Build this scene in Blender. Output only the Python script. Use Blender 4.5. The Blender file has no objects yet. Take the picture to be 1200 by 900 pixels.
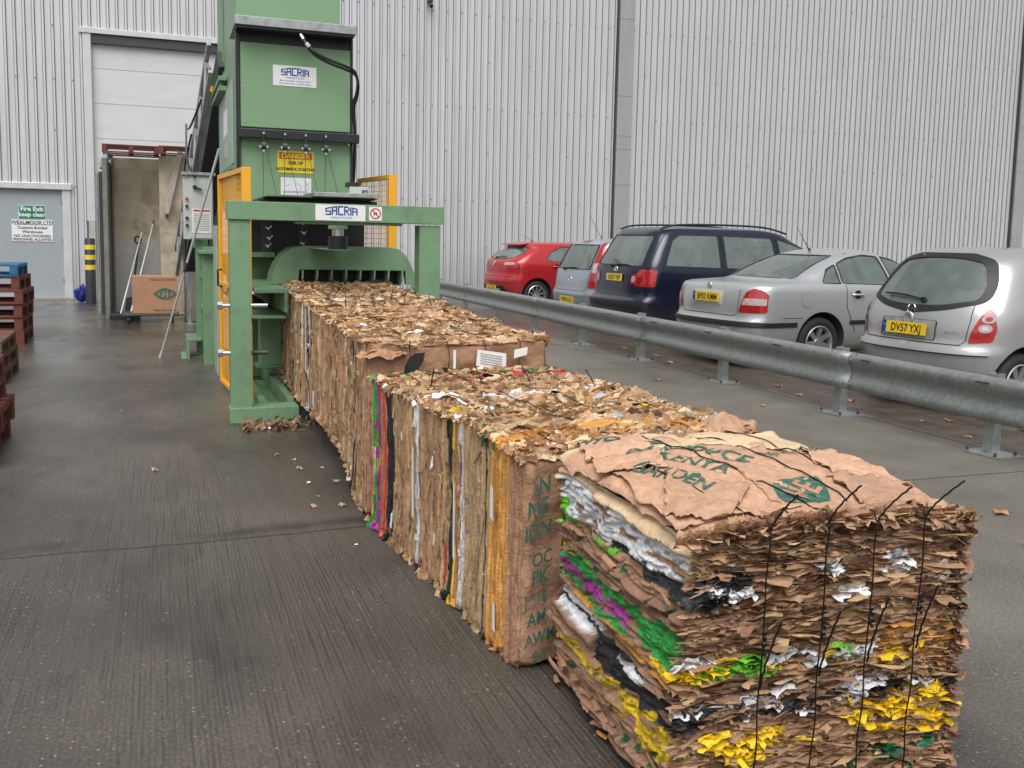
import bpy, bmesh, math, random
import numpy as np
from mathutils import Vector, Matrix, Euler
from mathutils.bvhtree import BVHTree
random.seed(7)
RNG = np.random.default_rng(11)
R = math.radians
scene = bpy.context.scene
COL = scene.collection
H = 1.55

# ------------------------------------------------------------------ noise
def _hash(ix, iy, iz, seed):
    h = (ix.astype(np.int64) * 374761393 + iy.astype(np.int64) * 668265263 + iz.astype(np.int64) * 2147483647 + seed * 974634777) & 0xffffffff
    h = ((h ^ (h >> 13)) * 1274126177) & 0xffffffff
    h = ((h ^ (h >> 16)) * 2246822519) & 0xffffffff
    h = h ^ (h >> 15)
    return (h & 0xffff) / 65535.0
def vnoise(x, y, z, seed=0):
    x = np.asarray(x, float); y = np.asarray(y, float) + 0 * x; z = np.asarray(z, float) + 0 * x
    fx, fy, fz = np.floor(x), np.floor(y), np.floor(z)
    tx, ty, tz = x - fx, y - fy, z - fz
    tx, ty, tz = tx * tx * (3 - 2 * tx), ty * ty * (3 - 2 * ty), tz * tz * (3 - 2 * tz)
    r = 0
    for i in (0, 1):
        for j in (0, 1):
            for k in (0, 1):
                w = (tx if i else 1 - tx) * (ty if j else 1 - ty) * (tz if k else 1 - tz)
                r = r + w * _hash(fx + i, fy + j, fz + k, seed)
    return r * 2 - 1
def fbm(x, y, z, seed=0, octv=3):
    a, s, f = 0, 1.0, 1.0
    for o in range(octv):
        a = a + s * vnoise(np.asarray(x) * f, np.asarray(y) * f, np.asarray(z) * f, seed + o * 17)
        s *= .5; f *= 2.1
    return a

# ------------------------------------------------------------------ objects
def tag(o, label=None, cat=None, group=None, kind=None):
    if label: o['label'] = label
    if cat: o['category'] = cat
    if group: o['group'] = group
    if kind: o['kind'] = kind
    return o
def thing(name, label, cat, loc=(0, 0, 0), rz=0, group=None):
    o = bpy.data.objects.new(name, None); COL.objects.link(o)
    o.location = loc; o.rotation_euler = (0, 0, rz); o.empty_display_size = .1
    return tag(o, label, cat, group)
def link(name, me, parent=None):
    o = bpy.data.objects.new(name, me); COL.objects.link(o)
    if parent is not None: o.parent = parent
    return o
def copy_tree(o, parent=None, loc=None, rz=None, label=None):
    c = o.copy(); COL.objects.link(c)
    if parent is not None: c.parent = parent
    if loc is not None: c.location = loc
    if rz is not None: c.rotation_euler = (0, 0, rz)
    if label: c['label'] = label
    for ch in list(o.children): copy_tree(ch, c)
    return c

class MB:
    def __init__(s): s.v = []; s.f = []; s.m = []; s.mi = 0
    def add(s, vs, fs):
        n = len(s.v); s.v += [tuple(p) for p in vs]
        s.f += [tuple(i + n for i in f) for f in fs]; s.m += [s.mi] * len(fs); return s
    def box(s, x0, y0, z0, x1, y1, z1):
        return s.add([(x0, y0, z0), (x1, y0, z0), (x1, y1, z0), (x0, y1, z0), (x0, y0, z1), (x1, y0, z1), (x1, y1, z1), (x0, y1, z1)],
                     [(0, 3, 2, 1), (4, 5, 6, 7), (0, 1, 5, 4), (1, 2, 6, 5), (2, 3, 7, 6), (3, 0, 4, 7)])
    def bar(s, p0, p1, w, h, up=(0, 0, 1)):
        p0, p1 = Vector(p0), Vector(p1); d = (p1 - p0).normalized(); up = Vector(up)
        a = d.cross(up)
        if a.length < 1e-4: a = d.cross(Vector((1, 0, 0)))
        a.normalize(); b = a.cross(d).normalized(); vs = []
        for p in (p0, p1):
            for i, j in ((-1, -1), (1, -1), (1, 1), (-1, 1)): vs.append(p + a * (w / 2 * i) + b * (h / 2 * j))
        return s.add(vs, [(3, 2, 1, 0), (4, 5, 6, 7), (0, 1, 5, 4), (1, 2, 6, 5), (2, 3, 7, 6), (3, 0, 4, 7)])
    def cyl(s, p0, p1, r, n=12, r2=None):
        p0, p1 = Vector(p0), Vector(p1); d = (p1 - p0).normalized(); r2 = r if r2 is None else r2
        a = d.orthogonal().normalized(); b = d.cross(a); vs = []
        for p, q in ((p0, r), (p1, r2)):
            for i in range(n):
                t = 2 * math.pi * i / n; vs.append(p + a * (q * math.cos(t)) + b * (q * math.sin(t)))
        fs = [(i, (i + 1) % n, n + (i + 1) % n, n + i) for i in range(n)] + [tuple(range(n))[::-1], tuple(range(n, 2 * n))]
        return s.add(vs, fs)
    def tube(s, pts, r, n=6):
        pts = [Vector(p) for p in pts]; vs = []; m = len(pts); a = None
        for i, p in enumerate(pts):
            d = (pts[min(i + 1, m - 1)] - pts[max(i - 1, 0)]).normalized()
            a = (a - d * a.dot(d)).normalized() if a is not None and (a - d * a.dot(d)).length > 1e-4 else d.orthogonal().normalized()
            b = d.cross(a)
            for k in range(n):
                t = 2 * math.pi * k / n; vs.append(p + a * (r * math.cos(t)) + b * (r * math.sin(t)))
        fs = [(i * n + k, i * n + (k + 1) % n, (i + 1) * n + (k + 1) % n, (i + 1) * n + k) for i in range(m - 1) for k in range(n)]
        fs += [tuple(range(n))[::-1], tuple(range((m - 1) * n, m * n))]
        return s.add(vs, fs)
    def prism(s, poly, axis, a, b):
        def P(u, v, t): return (t, u, v) if axis == 'x' else (u, t, v) if axis == 'y' else (u, v, t)
        n = len(poly); vs = [P(u, v, a) for u, v in poly] + [P(u, v, b) for u, v in poly]
        return s.add(vs, [tuple(range(n)), tuple(range(n, 2 * n))[::-1]] + [(i, i + n, (i + 1) % n + n, (i + 1) % n) for i in range(n)])
    def lathe(s, prof, c, axis='y', n=32):
        vs = []; m = len(prof)
        for i in range(n):
            t = 2 * math.pi * i / n
            for (a, r) in prof:
                q = (r * math.cos(t), r * math.sin(t))
                vs.append((c[0] + q[0], c[1] + a, c[2] + q[1]) if axis == 'y' else (c[0] + q[0], c[1] + q[1], c[2] + a) if axis == 'z' else (c[0] + a, c[1] + q[0], c[2] + q[1]))
        return s.add(vs, [(i * m + j, i * m + j + 1, ((i + 1) % n) * m + j + 1, ((i + 1) % n) * m + j) for i in range(n) for j in range(m - 1)])
    def mesh(s, name, mats, smooth=False):
        me = bpy.data.meshes.new(name); me.from_pydata(s.v, [], s.f)
        for m in (mats if isinstance(mats, (list, tuple)) else [mats]): me.materials.append(m)
        me.polygons.foreach_set('material_index', s.m)
        bm = bmesh.new(); bm.from_mesh(me); bmesh.ops.recalc_face_normals(bm, faces=bm.faces); bm.to_mesh(me); bm.free()
        if smooth: me.shade_smooth(); me.set_sharp_from_angle(angle=R(40))
        return me
    def build(s, name, mats, parent=None, bevel=0, smooth=False):
        o = link(name, s.mesh(name, mats, smooth), parent)
        if bevel:
            m = o.modifiers.new('bevel', 'BEVEL'); m.width = bevel; m.segments = 2; m.limit_method = 'ANGLE'; m.angle_limit = R(40); m.harden_normals = False
        return o

def text_mesh(lines, mat, name='lettering', parent=None, bold=0.0, squeeze=1.0, xf=None, fn=None, extrude=0.0):
    """lines: (string, centre_x, baseline_y, cap size). Flat letters in local XY, then xf (matrix) or fn(point)->point."""
    V = []; F = []
    for (st, cx, cy, size) in lines:
        cu = bpy.data.curves.new('t', 'FONT'); cu.body = st; cu.size = size; cu.align_x = 'CENTER'; cu.offset = bold * size; cu.resolution_u = 3; cu.extrude = extrude
        ob = bpy.data.objects.new('t', cu); COL.objects.link(ob)
        dg = bpy.context.evaluated_depsgraph_get(); me = bpy.data.meshes.new_from_object(ob.evaluated_get(dg))
        n = len(V)
        for v in me.vertices: V.append(Vector((v.co.x * squeeze + cx, v.co.y + cy, v.co.z)))
        for p in me.polygons: F.append(tuple(i + n for i in p.vertices))
        bpy.data.objects.remove(ob); bpy.data.curves.remove(cu); bpy.data.meshes.remove(me)
    if fn: V = [Vector(fn(v)) for v in V]
    if xf is not None: V = [xf @ v for v in V]
    me = bpy.data.meshes.new(name); me.from_pydata([tuple(v) for v in V], [], F); me.materials.append(mat)
    return link(name, me, parent)
def facing_front(x, y, z):      # local XY -> world XZ, readable from -Y
    return Matrix.Translation((x, y, z)) @ Matrix.Rotation(R(90), 4, 'X')

# ------------------------------------------------------------------ materials
def mat(name, color, rough=.5, metal=0, noise=0, nscale=8, bump=0, bscale=40, rvar=0, stretch=(1, 1, 1), dirt=None, dscale=3, damt=.5, coat=0, spec=.5):
    m = bpy.data.materials.new(name); m.use_nodes = True; nt = m.node_tree; b = nt.nodes['Principled BSDF']
    b.inputs['Base Color'].default_value = (*color, 1); b.inputs['Roughness'].default_value = rough; b.inputs['Metallic'].default_value = metal
    b.inputs['Coat Weight'].default_value = coat; b.inputs['Coat Roughness'].default_value = .08
    b.inputs['Specular IOR Level'].default_value = spec
    N, L = nt.nodes.new, nt.links.new
    tc = N('ShaderNodeTexCoord'); mp = N('ShaderNodeMapping'); mp.inputs['Scale'].default_value = stretch; L(tc.outputs['Object'], mp.inputs['Vector'])
    colout = None
    if noise or rvar or dirt:
        n = N('ShaderNodeTexNoise'); n.inputs['Scale'].default_value = nscale; n.inputs['Detail'].default_value = 5; L(mp.outputs[0], n.inputs['Vector'])
    if noise:
        mr = N('ShaderNodeMapRange'); mr.inputs['To Min'].default_value = 1 - noise; mr.inputs['To Max'].default_value = 1 + noise; mr.inputs['From Min'].default_value = .3; mr.inputs['From Max'].default_value = .7
        L(n.outputs['Fac'], mr.inputs['Value'])
        hs = N('ShaderNodeVectorMath'); hs.operation = 'SCALE'; hs.inputs[0].default_value = color; L(mr.outputs[0], hs.inputs['Scale']); colout = hs.outputs[0]
    if dirt:
        n2 = N('ShaderNodeTexNoise'); n2.inputs['Scale'].default_value = dscale; n2.inputs['Detail'].default_value = 8; n2.inputs['Roughness'].default_value = .7; L(mp.outputs[0], n2.inputs['Vector'])
        cr = N('ShaderNodeMapRange'); cr.inputs['From Min'].default_value = .5; cr.inputs['From Max'].default_value = .75; cr.inputs['To Max'].default_value = damt; L(n2.outputs['Fac'], cr.inputs['Value'])
        mx = N('ShaderNodeMix'); mx.data_type = 'RGBA'; mx.inputs['B'].default_value = (*dirt, 1); mx.inputs['A'].default_value = (*color, 1)
        if colout: L(colout, mx.inputs['A'])
        L(cr.outputs[0], mx.inputs['Factor']); colout = mx.outputs['Result']
    if colout: L(colout, b.inputs['Base Color'])
    if rvar:
        rr = N('ShaderNodeMapRange'); rr.inputs['To Min'].default_value = max(0.02, rough - rvar); rr.inputs['To Max'].default_value = rough + rvar; L(n.outputs['Fac'], rr.inputs['Value']); L(rr.outputs[0], b.inputs['Roughness'])
    if bump:
        nb = N('ShaderNodeTexNoise'); nb.inputs['Scale'].default_value = bscale; nb.inputs['Detail'].default_value = 4; L(mp.outputs[0], nb.inputs['Vector'])
        bp = N('ShaderNodeBump'); bp.inputs['Strength'].default_value = bump; bp.inputs['Distance'].default_value = .01; L(nb.outputs['Fac'], bp.inputs['Height']); L(bp.outputs[0], b.inputs['Normal'])
    return m
def nodes(name):
    m = bpy.data.materials.new(name); m.use_nodes = True; nt = m.node_tree
    return m, nt, nt.nodes['Principled BSDF'], nt.nodes.new, nt.links.new

M = {}
M['green'] = mat('green_paint', (.17, .30, .17), .42, noise=.07, nscale=3, rvar=.15, dirt=(.10, .14, .08), dscale=7, damt=.55, bump=.05, bscale=60)
M['green_pale'] = mat('pale_green_paint', (.33, .45, .36), .4, noise=.08, nscale=4, dirt=(.2, .2, .14), dscale=5, damt=.4)
M['green_dirty'] = mat('worn_green_paint', (.17, .29, .17), .5, noise=.15, nscale=6, dirt=(.09, .07, .045), dscale=6, damt=.85)
M['orange'] = mat('orange_guard_paint', (.88, .42, .03), .4, noise=.05, nscale=5)
M['galv'] = mat('galvanised_steel', (.36, .38, .38), .45, metal=.55, noise=.22, nscale=14, rvar=.12, bump=.06, bscale=90)
M['rail'] = mat('rail_galvanised', (.25, .27, .265), .42, metal=.35, noise=.18, nscale=30, rvar=.14, dirt=(.15, .155, .145), dscale=7, damt=.6, bump=.08, bscale=160)
M['chrome'] = mat('bright_steel', (.7, .7, .7), .22, metal=1)
M['silver'] = mat('silver_flashing', (.60, .61, .62), .4, metal=.25, noise=.06, nscale=4)
M['pipe'] = mat('downpipe_grey', (.33, .345, .36), .45, noise=.06, nscale=3, stretch=(1, 1, .3))
M['black'] = mat('black_steel', (.018, .02, .022), .4, noise=.3, nscale=8)
M['rubber'] = mat('black_rubber', (.02, .02, .02), .65, bump=.1)
M['white'] = mat('white_vinyl', (.78, .79, .80), .35)
M['blue_ink'] = mat('blue_ink', (.012, .10, .36), .4)
M['black_ink'] = mat('black_ink', (.012, .012, .012), .5)
M['red_ink'] = mat('red_ink', (.55, .02, .02), .4)
M['sign_yellow'] = mat('sign_yellow', (.80, .62, .03), .4)
M['sign_red'] = mat('sign_red_brown', (.48, .10, .03), .4)
M['sign_green'] = mat('sign_green', (.01, .20, .10), .4)
M['print_green'] = mat('green_print', (.025, .115, .085), .7, dirt=(.46, .27, .18), dscale=22, damt=.95)
M['grey_box'] = mat('grey_enclosure', (.50, .52, .50), .45, noise=.04, dirt=(.3, .29, .25), dscale=5, damt=.4)
M['dark_grey'] = mat('dark_grey_plastic', (.05, .055, .06), .5)
M['door_grey'] = mat('grey_door_paint', (.33, .37, .40), .45, noise=.06, nscale=1.5)
M['roller'] = mat('roller_door_white', (.62, .62, .63), .5, noise=.05, nscale=1.2, stretch=(1, 1, 3))
M['concrete_wall'] = mat('stained_board', (.46, .40, .29), .7, noise=.12, nscale=5, dirt=(.13, .09, .05), dscale=2.2, damt=.9, bump=.2, bscale=30)
M['concrete_grey'] = mat('grey_concrete', (.20, .19, .17), .75, noise=.15, nscale=5, dirt=(.09, .08, .065), dscale=3, damt=.8, bump=.3)
M['lug'] = mat('bright_tread', (.80, .79, .76), .3)
M['plate'] = mat('checker_plate', (.46, .45, .42), .4, metal=.1, noise=.1)
M['red_wood'] = mat('red_painted_wood', (.15, .038, .028), .65, noise=.3, nscale=9, stretch=(1, 1, 4), dirt=(.06, .03, .02), dscale=6, damt=.8, bump=.2)
M['blue_wood'] = mat('blue_painted_wood', (.025, .13, .28), .6, noise=.25, nscale=9, dirt=(.02, .05, .1), dscale=6, damt=.7, bump=.2)
M['bare_wood'] = mat('weathered_wood', (.14, .075, .05), .75, noise=.3, nscale=12, stretch=(1, 1, 4), dirt=(.07, .05, .035), dscale=6, damt=.8, bump=.25)
M['plank'] = mat('grey_plank', (.38, .34, .30), .7, noise=.2, nscale=14, stretch=(3, 3, .5))
M['bollard_black'] = mat('bollard_black', (.03, .035, .04), .45)
M['bollard_yellow'] = mat('bollard_yellow', (.80, .62, .05), .45)
M['blue_bag'] = mat('blue_plastic', (.008, .018, .18), .35, bump=.4, bscale=15)
M['carton'] = mat('carton_brown', (.42, .225, .13), .8, noise=.07, nscale=6)
M['wire'] = mat('baling_wire', (.012, .012, .012), .4, metal=.5)
M['hose'] = mat('hydraulic_hose', (.015, .015, .016), .35)
M['leaf'] = mat('fallen_leaf', (.42, .19, .07), .6, noise=.3, nscale=20)
M['label_white'] = mat('paper_label', (.80, .79, .78), .6)
M['tape_red'] = mat('red_tape', (.55, .03, .03), .5)
M['panel_green'] = mat('panel_green', (.20, .34, .19), .4, noise=.03, nscale=2, rvar=.08)

# ground ------------------------------------------------------------
def ground_mat():
    m, nt, b, N, L = nodes('wet_brushed_concrete')
    geo = N('ShaderNodeNewGeometry'); pos = geo.outputs['Position']
    sep = N('ShaderNodeSeparateXYZ'); L(pos, sep.inputs[0])
    def noise(scale, sc=(1, 1, 1), det=5, rough=.55):
        mp = N('ShaderNodeMapping'); mp.inputs['Scale'].default_value = sc; L(pos, mp.inputs[0])
        n = N('ShaderNodeTexNoise'); n.inputs['Scale'].default_value = scale; n.inputs['Detail'].default_value = det; n.inputs['Roughness'].default_value = rough; L(mp.outputs[0], n.inputs[0]); return n.outputs['Fac']
    def rng(v, a, b_, c, d, clamp=True):
        r = N('ShaderNodeMapRange'); r.clamp = clamp
        for k, q in zip(('From Min', 'From Max', 'To Min', 'To Max'), (a, b_, c, d)): r.inputs[k].default_value = q
        L(v, r.inputs['Value']); return r.outputs[0]
    def mth(op, a, b_=None, cl=False):
        q = N('ShaderNodeMath'); q.operation = op; q.use_clamp = cl
        for i, t in enumerate((a, b_)):
            if t is None: continue
            if isinstance(t, (int, float)): q.inputs[i].default_value = t
            else: L(t, q.inputs[i])
        return q.outputs[0]
    def mix(f, a, b_):
        q = N('ShaderNodeMix'); q.data_type = 'RGBA'
        if isinstance(f, float): q.inputs['Factor'].default_value = f
        else: L(f, q.inputs['Factor'])
        for k, t in (('A', a), ('B', b_)):
            if isinstance(t, tuple): q.inputs[k].default_value = (*t, 1)
            else: L(t, q.inputs[k])
        return q.outputs['Result']
    big = noise(.55, det=6); mid = noise(2.2); fine = noise(60, det=6); blotch = noise(.9, (1, .45, 1), 7, .65)
    groove = noise(1, (44, 1.1, 1), 3, .5)           # tined lines running away from the camera
    groove2 = noise(1, (95, 2.5, 1), 2, .5)
    wv = N('ShaderNodeTexWave'); wv.wave_type = 'BANDS'; wv.bands_direction = 'X'; wv.inputs['Scale'].default_value = 17.5; wv.inputs['Distortion'].default_value = 4.5; wv.inputs['Detail'].default_value = 4; wv.inputs['Detail Scale'].default_value = .9; wv.inputs['Detail Roughness'].default_value = .6
    mpw = N('ShaderNodeMapping'); mpw.inputs['Scale'].default_value = (1, .12, 1); L(pos, mpw.inputs[0]); L(mpw.outputs[0], wv.inputs['Vector']); lines = mth('ADD', mth('MULTIPLY', wv.outputs['Fac'], .45), mth('MULTIPLY', rng(noise(1, (70, 1.6, 1), 2, .5), .3, .7, 0, 1), .55))
    grain = noise(75, det=5, rough=.85); patchy = noise(.8, (1, .35, 1), 4)
    # base colour
    c = mix(rng(big, .35, .65, 0, 1), (.057, .050, .042), (.122, .109, .092))
    c = mix(rng(blotch, .5, .62, 0, .7), c, (.034, .030, .026))
    # right-hand lane, paler and smoother; brown strip beyond the barrier
    lane = rng(sep.outputs[0], 2.0, 3.2, 0, 1)
    c = mix(mth('MULTIPLY', lane, .75), c, mix(rng(mid, .3, .7, 0, 1), (.15, .138, .112), (.215, .20, .165)))
    park = rng(mth('ADD', sep.outputs[0], rng(noise(1.5), 0, 1, -.12, .12)), 6.02, 6.10, 0, 1)
    c = mix(park, c, mix(rng(noise(5), .35, .65, 0, 1), (.060, .049, .040), (.115, .094, .074)))
    c = mix(mth('MULTIPLY', rng(groove, .46, .60, 0, .10), rng(sep.outputs[0], 2, 3, 1, .15)), c, (.135, .124, .108))
    lmask = mth('MULTIPLY', mth('MULTIPLY', rng(lines, .45, .80, 0, 1), rng(patchy, .42, .60, .05, 1)), rng(sep.outputs[0], 2.0, 3.0, 1, .1))
    c = mix(mth('MULTIPLY', lmask, .26), c, (.15, .138, .12))
    dark = mth('MULTIPLY', mth('MULTIPLY', rng(lines, .18, .40, 1, 0), rng(patchy, .38, .58, .15, 1)), rng(sep.outputs[0], 2.0, 3.0, 1, .05)); c = mix(mth('MULTIPLY', dark, .55), c, (.022, .019, .015))
    vs_ = N('ShaderNodeVectorMath'); vs_.operation = 'SCALE'; L(c, vs_.inputs[0]); L(rng(grain, .43, .57, .68, 1.36), vs_.inputs['Scale']); c = vs_.outputs[0]
    # speckle
    vor = N('ShaderNodeTexVoronoi'); vor.voronoi_dimensions = '2D'; vor.inputs['Scale'].default_value = 26; L(pos, vor.inputs['Vector'])
    vcs = N('ShaderNodeSeparateColor'); L(vor.outputs['Color'], vcs.inputs[0]); sp = mth('LESS_THAN', vor.outputs['Distance'], mth('MULTIPLY', vcs.outputs[0], .13))
    spm = mth('MULTIPLY', sp, mth('GREATER_THAN', noise(3.1), .5))
    c = mix(mth('MULTIPLY', spm, .75), c, mix(vcs.outputs[1], (.12, .10, .08), (.42, .38, .30)))
    # joints across at y = 4.9 and 10.5 (slightly wandering) and one along x=5.93
    wob = rng(noise(1.3, det=8), 0, 1, -.06, .06)
    yw = mth('ADD', sep.outputs[1], wob)
    jo = None
    for y0, w in ((4.9, .016), (10.35, .02), (16.5, .03)):
        d = mth('ABSOLUTE', mth('SUBTRACT', yw, y0)); f = rng(d, 0, w, 1, 0); jo = f if jo is None else mth('MAXIMUM', jo, f)
    d = mth('ABSOLUTE', mth('SUBTRACT', mth('ADD', sep.outputs[0], wob), 6.0)); jo = mth('MAXIMUM', jo, rng(d, 0, .03, 1, 0))
    d = mth('ABSOLUTE', mth('SUBTRACT', yw, 5.02)); band = mth('MULTIPLY', mth('MULTIPLY', rng(d, .02, .12, 1, 0), rng(noise(1.7), .42, .6, 0, 1)), rng(sep.outputs[0], 1, 3, 1, 0))
    c = mix(mth('MULTIPLY', band, .75), c, (.022, .019, .016))
    c = mix(mth('MULTIPLY', jo, .85), c, (.018, .016, .014))
    L(c, b.inputs['Base Color'])
    wet = noise(.42, (1, .6, 1), 6, .6)
    far = rng(sep.outputs[1], 3, 15, 0, 1)
    r = rng(wet, .40, .60, .24, .50)
    r = mth('SUBTRACT', r, mth('MULTIPLY', far, .12))
    r = mth('ADD', r, mth('MULTIPLY', lane, .12))
    pud = mth('MULTIPLY', rng(noise(.8, (1, .5, 1)), .48, .56, 0, 1), rng(sep.outputs[1], 10, 15, 0, 1))
    pud = mth('MULTIPLY', pud, rng(sep.outputs[0], 1, 3, 1, 0))
    r = mth('SUBTRACT', r, mth('MULTIPLY', pud, .2)); r = mth('MAXIMUM', r, .05)
    L(r, b.inputs['Roughness']); b.inputs['Specular IOR Level'].default_value = .45
    gl = mth('MULTIPLY', rng(groove, .3, .7, 0, .35), rng(noise(.7), .35, .6, .35, 1))
    near2 = rng(mth('ABSOLUTE', mth('SUBTRACT', sep.outputs[1], 2.0)), 2.6, 3.1, 1, .45)
    gl = mth('MULTIPLY', gl, near2); gl = mth('ADD', gl, mth('MULTIPLY', groove2, .15)); gl = mth('ADD', gl, mth('MULTIPLY', mth('MULTIPLY', mth('MULTIPLY', lines, rng(patchy, .40, .60, .25, 1)), near2), .42))
    gl = mth('MULTIPLY', gl, rng(sep.outputs[0], 2.4, 3.4, 1, .15)); gl = mth('MULTIPLY', gl, rng(pud, 0, 1, 1, .1))
    hgt = mth('ADD', mth('ADD', gl, mth('ADD', mth('MULTIPLY', fine, .35), mth('MULTIPLY', grain, .9))), mth('MULTIPLY', jo, -1.5))
    bp = N('ShaderNodeBump'); bp.inputs['Strength'].default_value = .75; bp.inputs['Distance'].default_value = .006; L(hgt, bp.inputs['Height']); L(bp.outputs[0], b.inputs['Normal'])
    return m
M['ground'] = ground_mat()

M['flank_shade'] = mat('rib_flank_shade', (.27, .27, .28), .5, metal=.3)  # darker colour paints the shade on the rib slopes
def cladding_mat():
    m, nt, b, N, L = nodes('silver_cladding')
    geo = N('ShaderNodeNewGeometry')
    mp = N('ShaderNodeMapping'); mp.inputs['Scale'].default_value = (1.1, 1, .12); L(geo.outputs['Position'], mp.inputs[0])
    n = N('ShaderNodeTexNoise'); n.inputs['Scale'].default_value = 2; n.inputs['Detail'].default_value = 6; L(mp.outputs[0], n.inputs[0])
    mp2 = N('ShaderNodeMapping'); mp2.inputs['Scale'].default_value = (9, 1, .5); L(geo.outputs['Position'], mp2.inputs[0])
    n2 = N('ShaderNodeTexNoise'); n2.inputs['Scale'].default_value = 1.5; n2.inputs['Detail'].default_value = 6; L(mp2.outputs[0], n2.inputs[0])
    ad = N('ShaderNodeMath'); ad.operation = 'ADD'; L(n.outputs['Fac'], ad.inputs[0]); L(n2.outputs['Fac'], ad.inputs[1])
    cr = N('ShaderNodeMapRange'); cr.inputs['From Min'].default_value = .7; cr.inputs['From Max'].default_value = 1.3; cr.inputs['To Min'].default_value = 0; cr.inputs['To Max'].default_value = 1; L(ad.outputs[0], cr.inputs['Value'])
    mx = N('ShaderNodeMix'); mx.data_type = 'RGBA'; mx.inputs['A'].default_value = (.56, .572, .595, 1); mx.inputs['B'].default_value = (.66, .668, .685, 1); L(cr.outputs[0], mx.inputs['Factor'])
    # grime rising from the foot of the wall
    sp = N('ShaderNodeSeparateXYZ'); L(geo.outputs['Position'], sp.inputs[0])
    gr = N('ShaderNodeMapRange'); gr.inputs['From Min'].default_value = 0; gr.inputs['From Max'].default_value = 1.3; gr.inputs['To Min'].default_value = .35; gr.inputs['To Max'].default_value = 0; L(sp.outputs[2], gr.inputs['Value'])
    mx2 = N('ShaderNodeMix'); mx2.data_type = 'RGBA'; mx2.inputs['B'].default_value = (.25, .245, .22, 1); L(mx.outputs['Result'], mx2.inputs['A']); L(gr.outputs[0], mx2.inputs['Factor'])
    L(mx2.outputs['Result'], b.inputs['Base Color']); b.inputs['Metallic'].default_value = .25; b.inputs['Roughness'].default_value = .42
    return m
M['clad'] = cladding_mat()

def bale_mat():
    m, nt, b, N, L = nodes('pressed_waste_paper')
    at = N('ShaderNodeAttribute'); at.attribute_name = 'Col'; geo = N('ShaderNodeNewGeometry')
    n = N('ShaderNodeTexNoise'); n.inputs['Scale'].default_value = 38; n.inputs['Detail'].default_value = 6; n.inputs['Roughness'].default_value = .65; L(geo.outputs['Position'], n.inputs[0])
    mr = N('ShaderNodeMapRange'); mr.inputs['From Min'].default_value = .3; mr.inputs['From Max'].default_value = .7; mr.inputs['To Min'].default_value = .80; mr.inputs['To Max'].default_value = 1.16; L(n.outputs['Fac'], mr.inputs['Value'])
    vm = N('ShaderNodeVectorMath'); vm.operation = 'SCALE'; L(at.outputs['Color'], vm.inputs[0]); L(mr.outputs[0], vm.inputs['Scale'])
    L(vm.outputs[0], b.inputs['Base Color'])
    rr = N('ShaderNodeMapRange'); rr.inputs['To Min'].default_value = .82; rr.inputs['To Max'].default_value = .28; L(at.outputs['Alpha'], rr.inputs['Value']); L(rr.outputs[0], b.inputs['Roughness'])
    n2 = N('ShaderNodeTexNoise'); n2.inputs['Scale'].default_value = 55; n2.inputs['Detail'].default_value = 5; n2.inputs['Distortion'].default_value = 1.2; L(geo.outputs['Position'], n2.inputs[0])
    bp = N('ShaderNodeBump'); bp.inputs['Strength'].default_value = .7; bp.inputs['Distance'].default_value = .010; L(n2.outputs['Fac'], bp.inputs['Height']); L(bp.outputs[0], b.inputs['Normal'])
    return m
M['bale'] = bale_mat()

def glass_mat():
    m = bpy.data.materials.new('tinted_glass'); m.use_nodes = True; nt = m.node_tree; nt.nodes.clear(); N, L = nt.nodes.new, nt.links.new
    o = N('ShaderNodeOutputMaterial'); t = N('ShaderNodeBsdfTransparent'); t.inputs[0].default_value = (.42, .50, .47, 1)
    g = N('ShaderNodeBsdfGlossy'); g.inputs['Roughness'].default_value = .06; g.inputs[0].default_value = (.9, .95, .95, 1)
    d = N('ShaderNodeBsdfDiffuse'); d.inputs[0].default_value = (.25, .31, .29, 1)  # pale diffuse layer painted in for wall and sky reflections
    lw = N('ShaderNodeFresnel'); lw.inputs['IOR'].default_value = 1.55
    geo = N('ShaderNodeNewGeometry'); n = N('ShaderNodeTexNoise'); n.inputs['Scale'].default_value = 6; n.inputs['Detail'].default_value = 8; L(geo.outputs['Position'], n.inputs[0])
    mr = N('ShaderNodeMapRange'); mr.inputs['To Min'].default_value = .18; mr.inputs['To Max'].default_value = .62; L(n.outputs['Fac'], mr.inputs['Value'])
    m1 = N('ShaderNodeMixShader'); L(mr.outputs[0], m1.inputs[0]); L(t.outputs[0], m1.inputs[1]); L(d.outputs[0], m1.inputs[2])
    ad = N('ShaderNodeMath'); ad.operation = 'ADD'; ad.inputs[1].default_value = .08; L(lw.outputs[0], ad.inputs[0])
    m2 = N('ShaderNodeMixShader'); L(ad.outputs[0], m2.inputs[0]); L(m1.outputs[0], m2.inputs[1]); L(g.outputs[0], m2.inputs[2]); L(m2.outputs[0], o.inputs[0])
    return m
M['glass'] = glass_mat()
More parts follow.
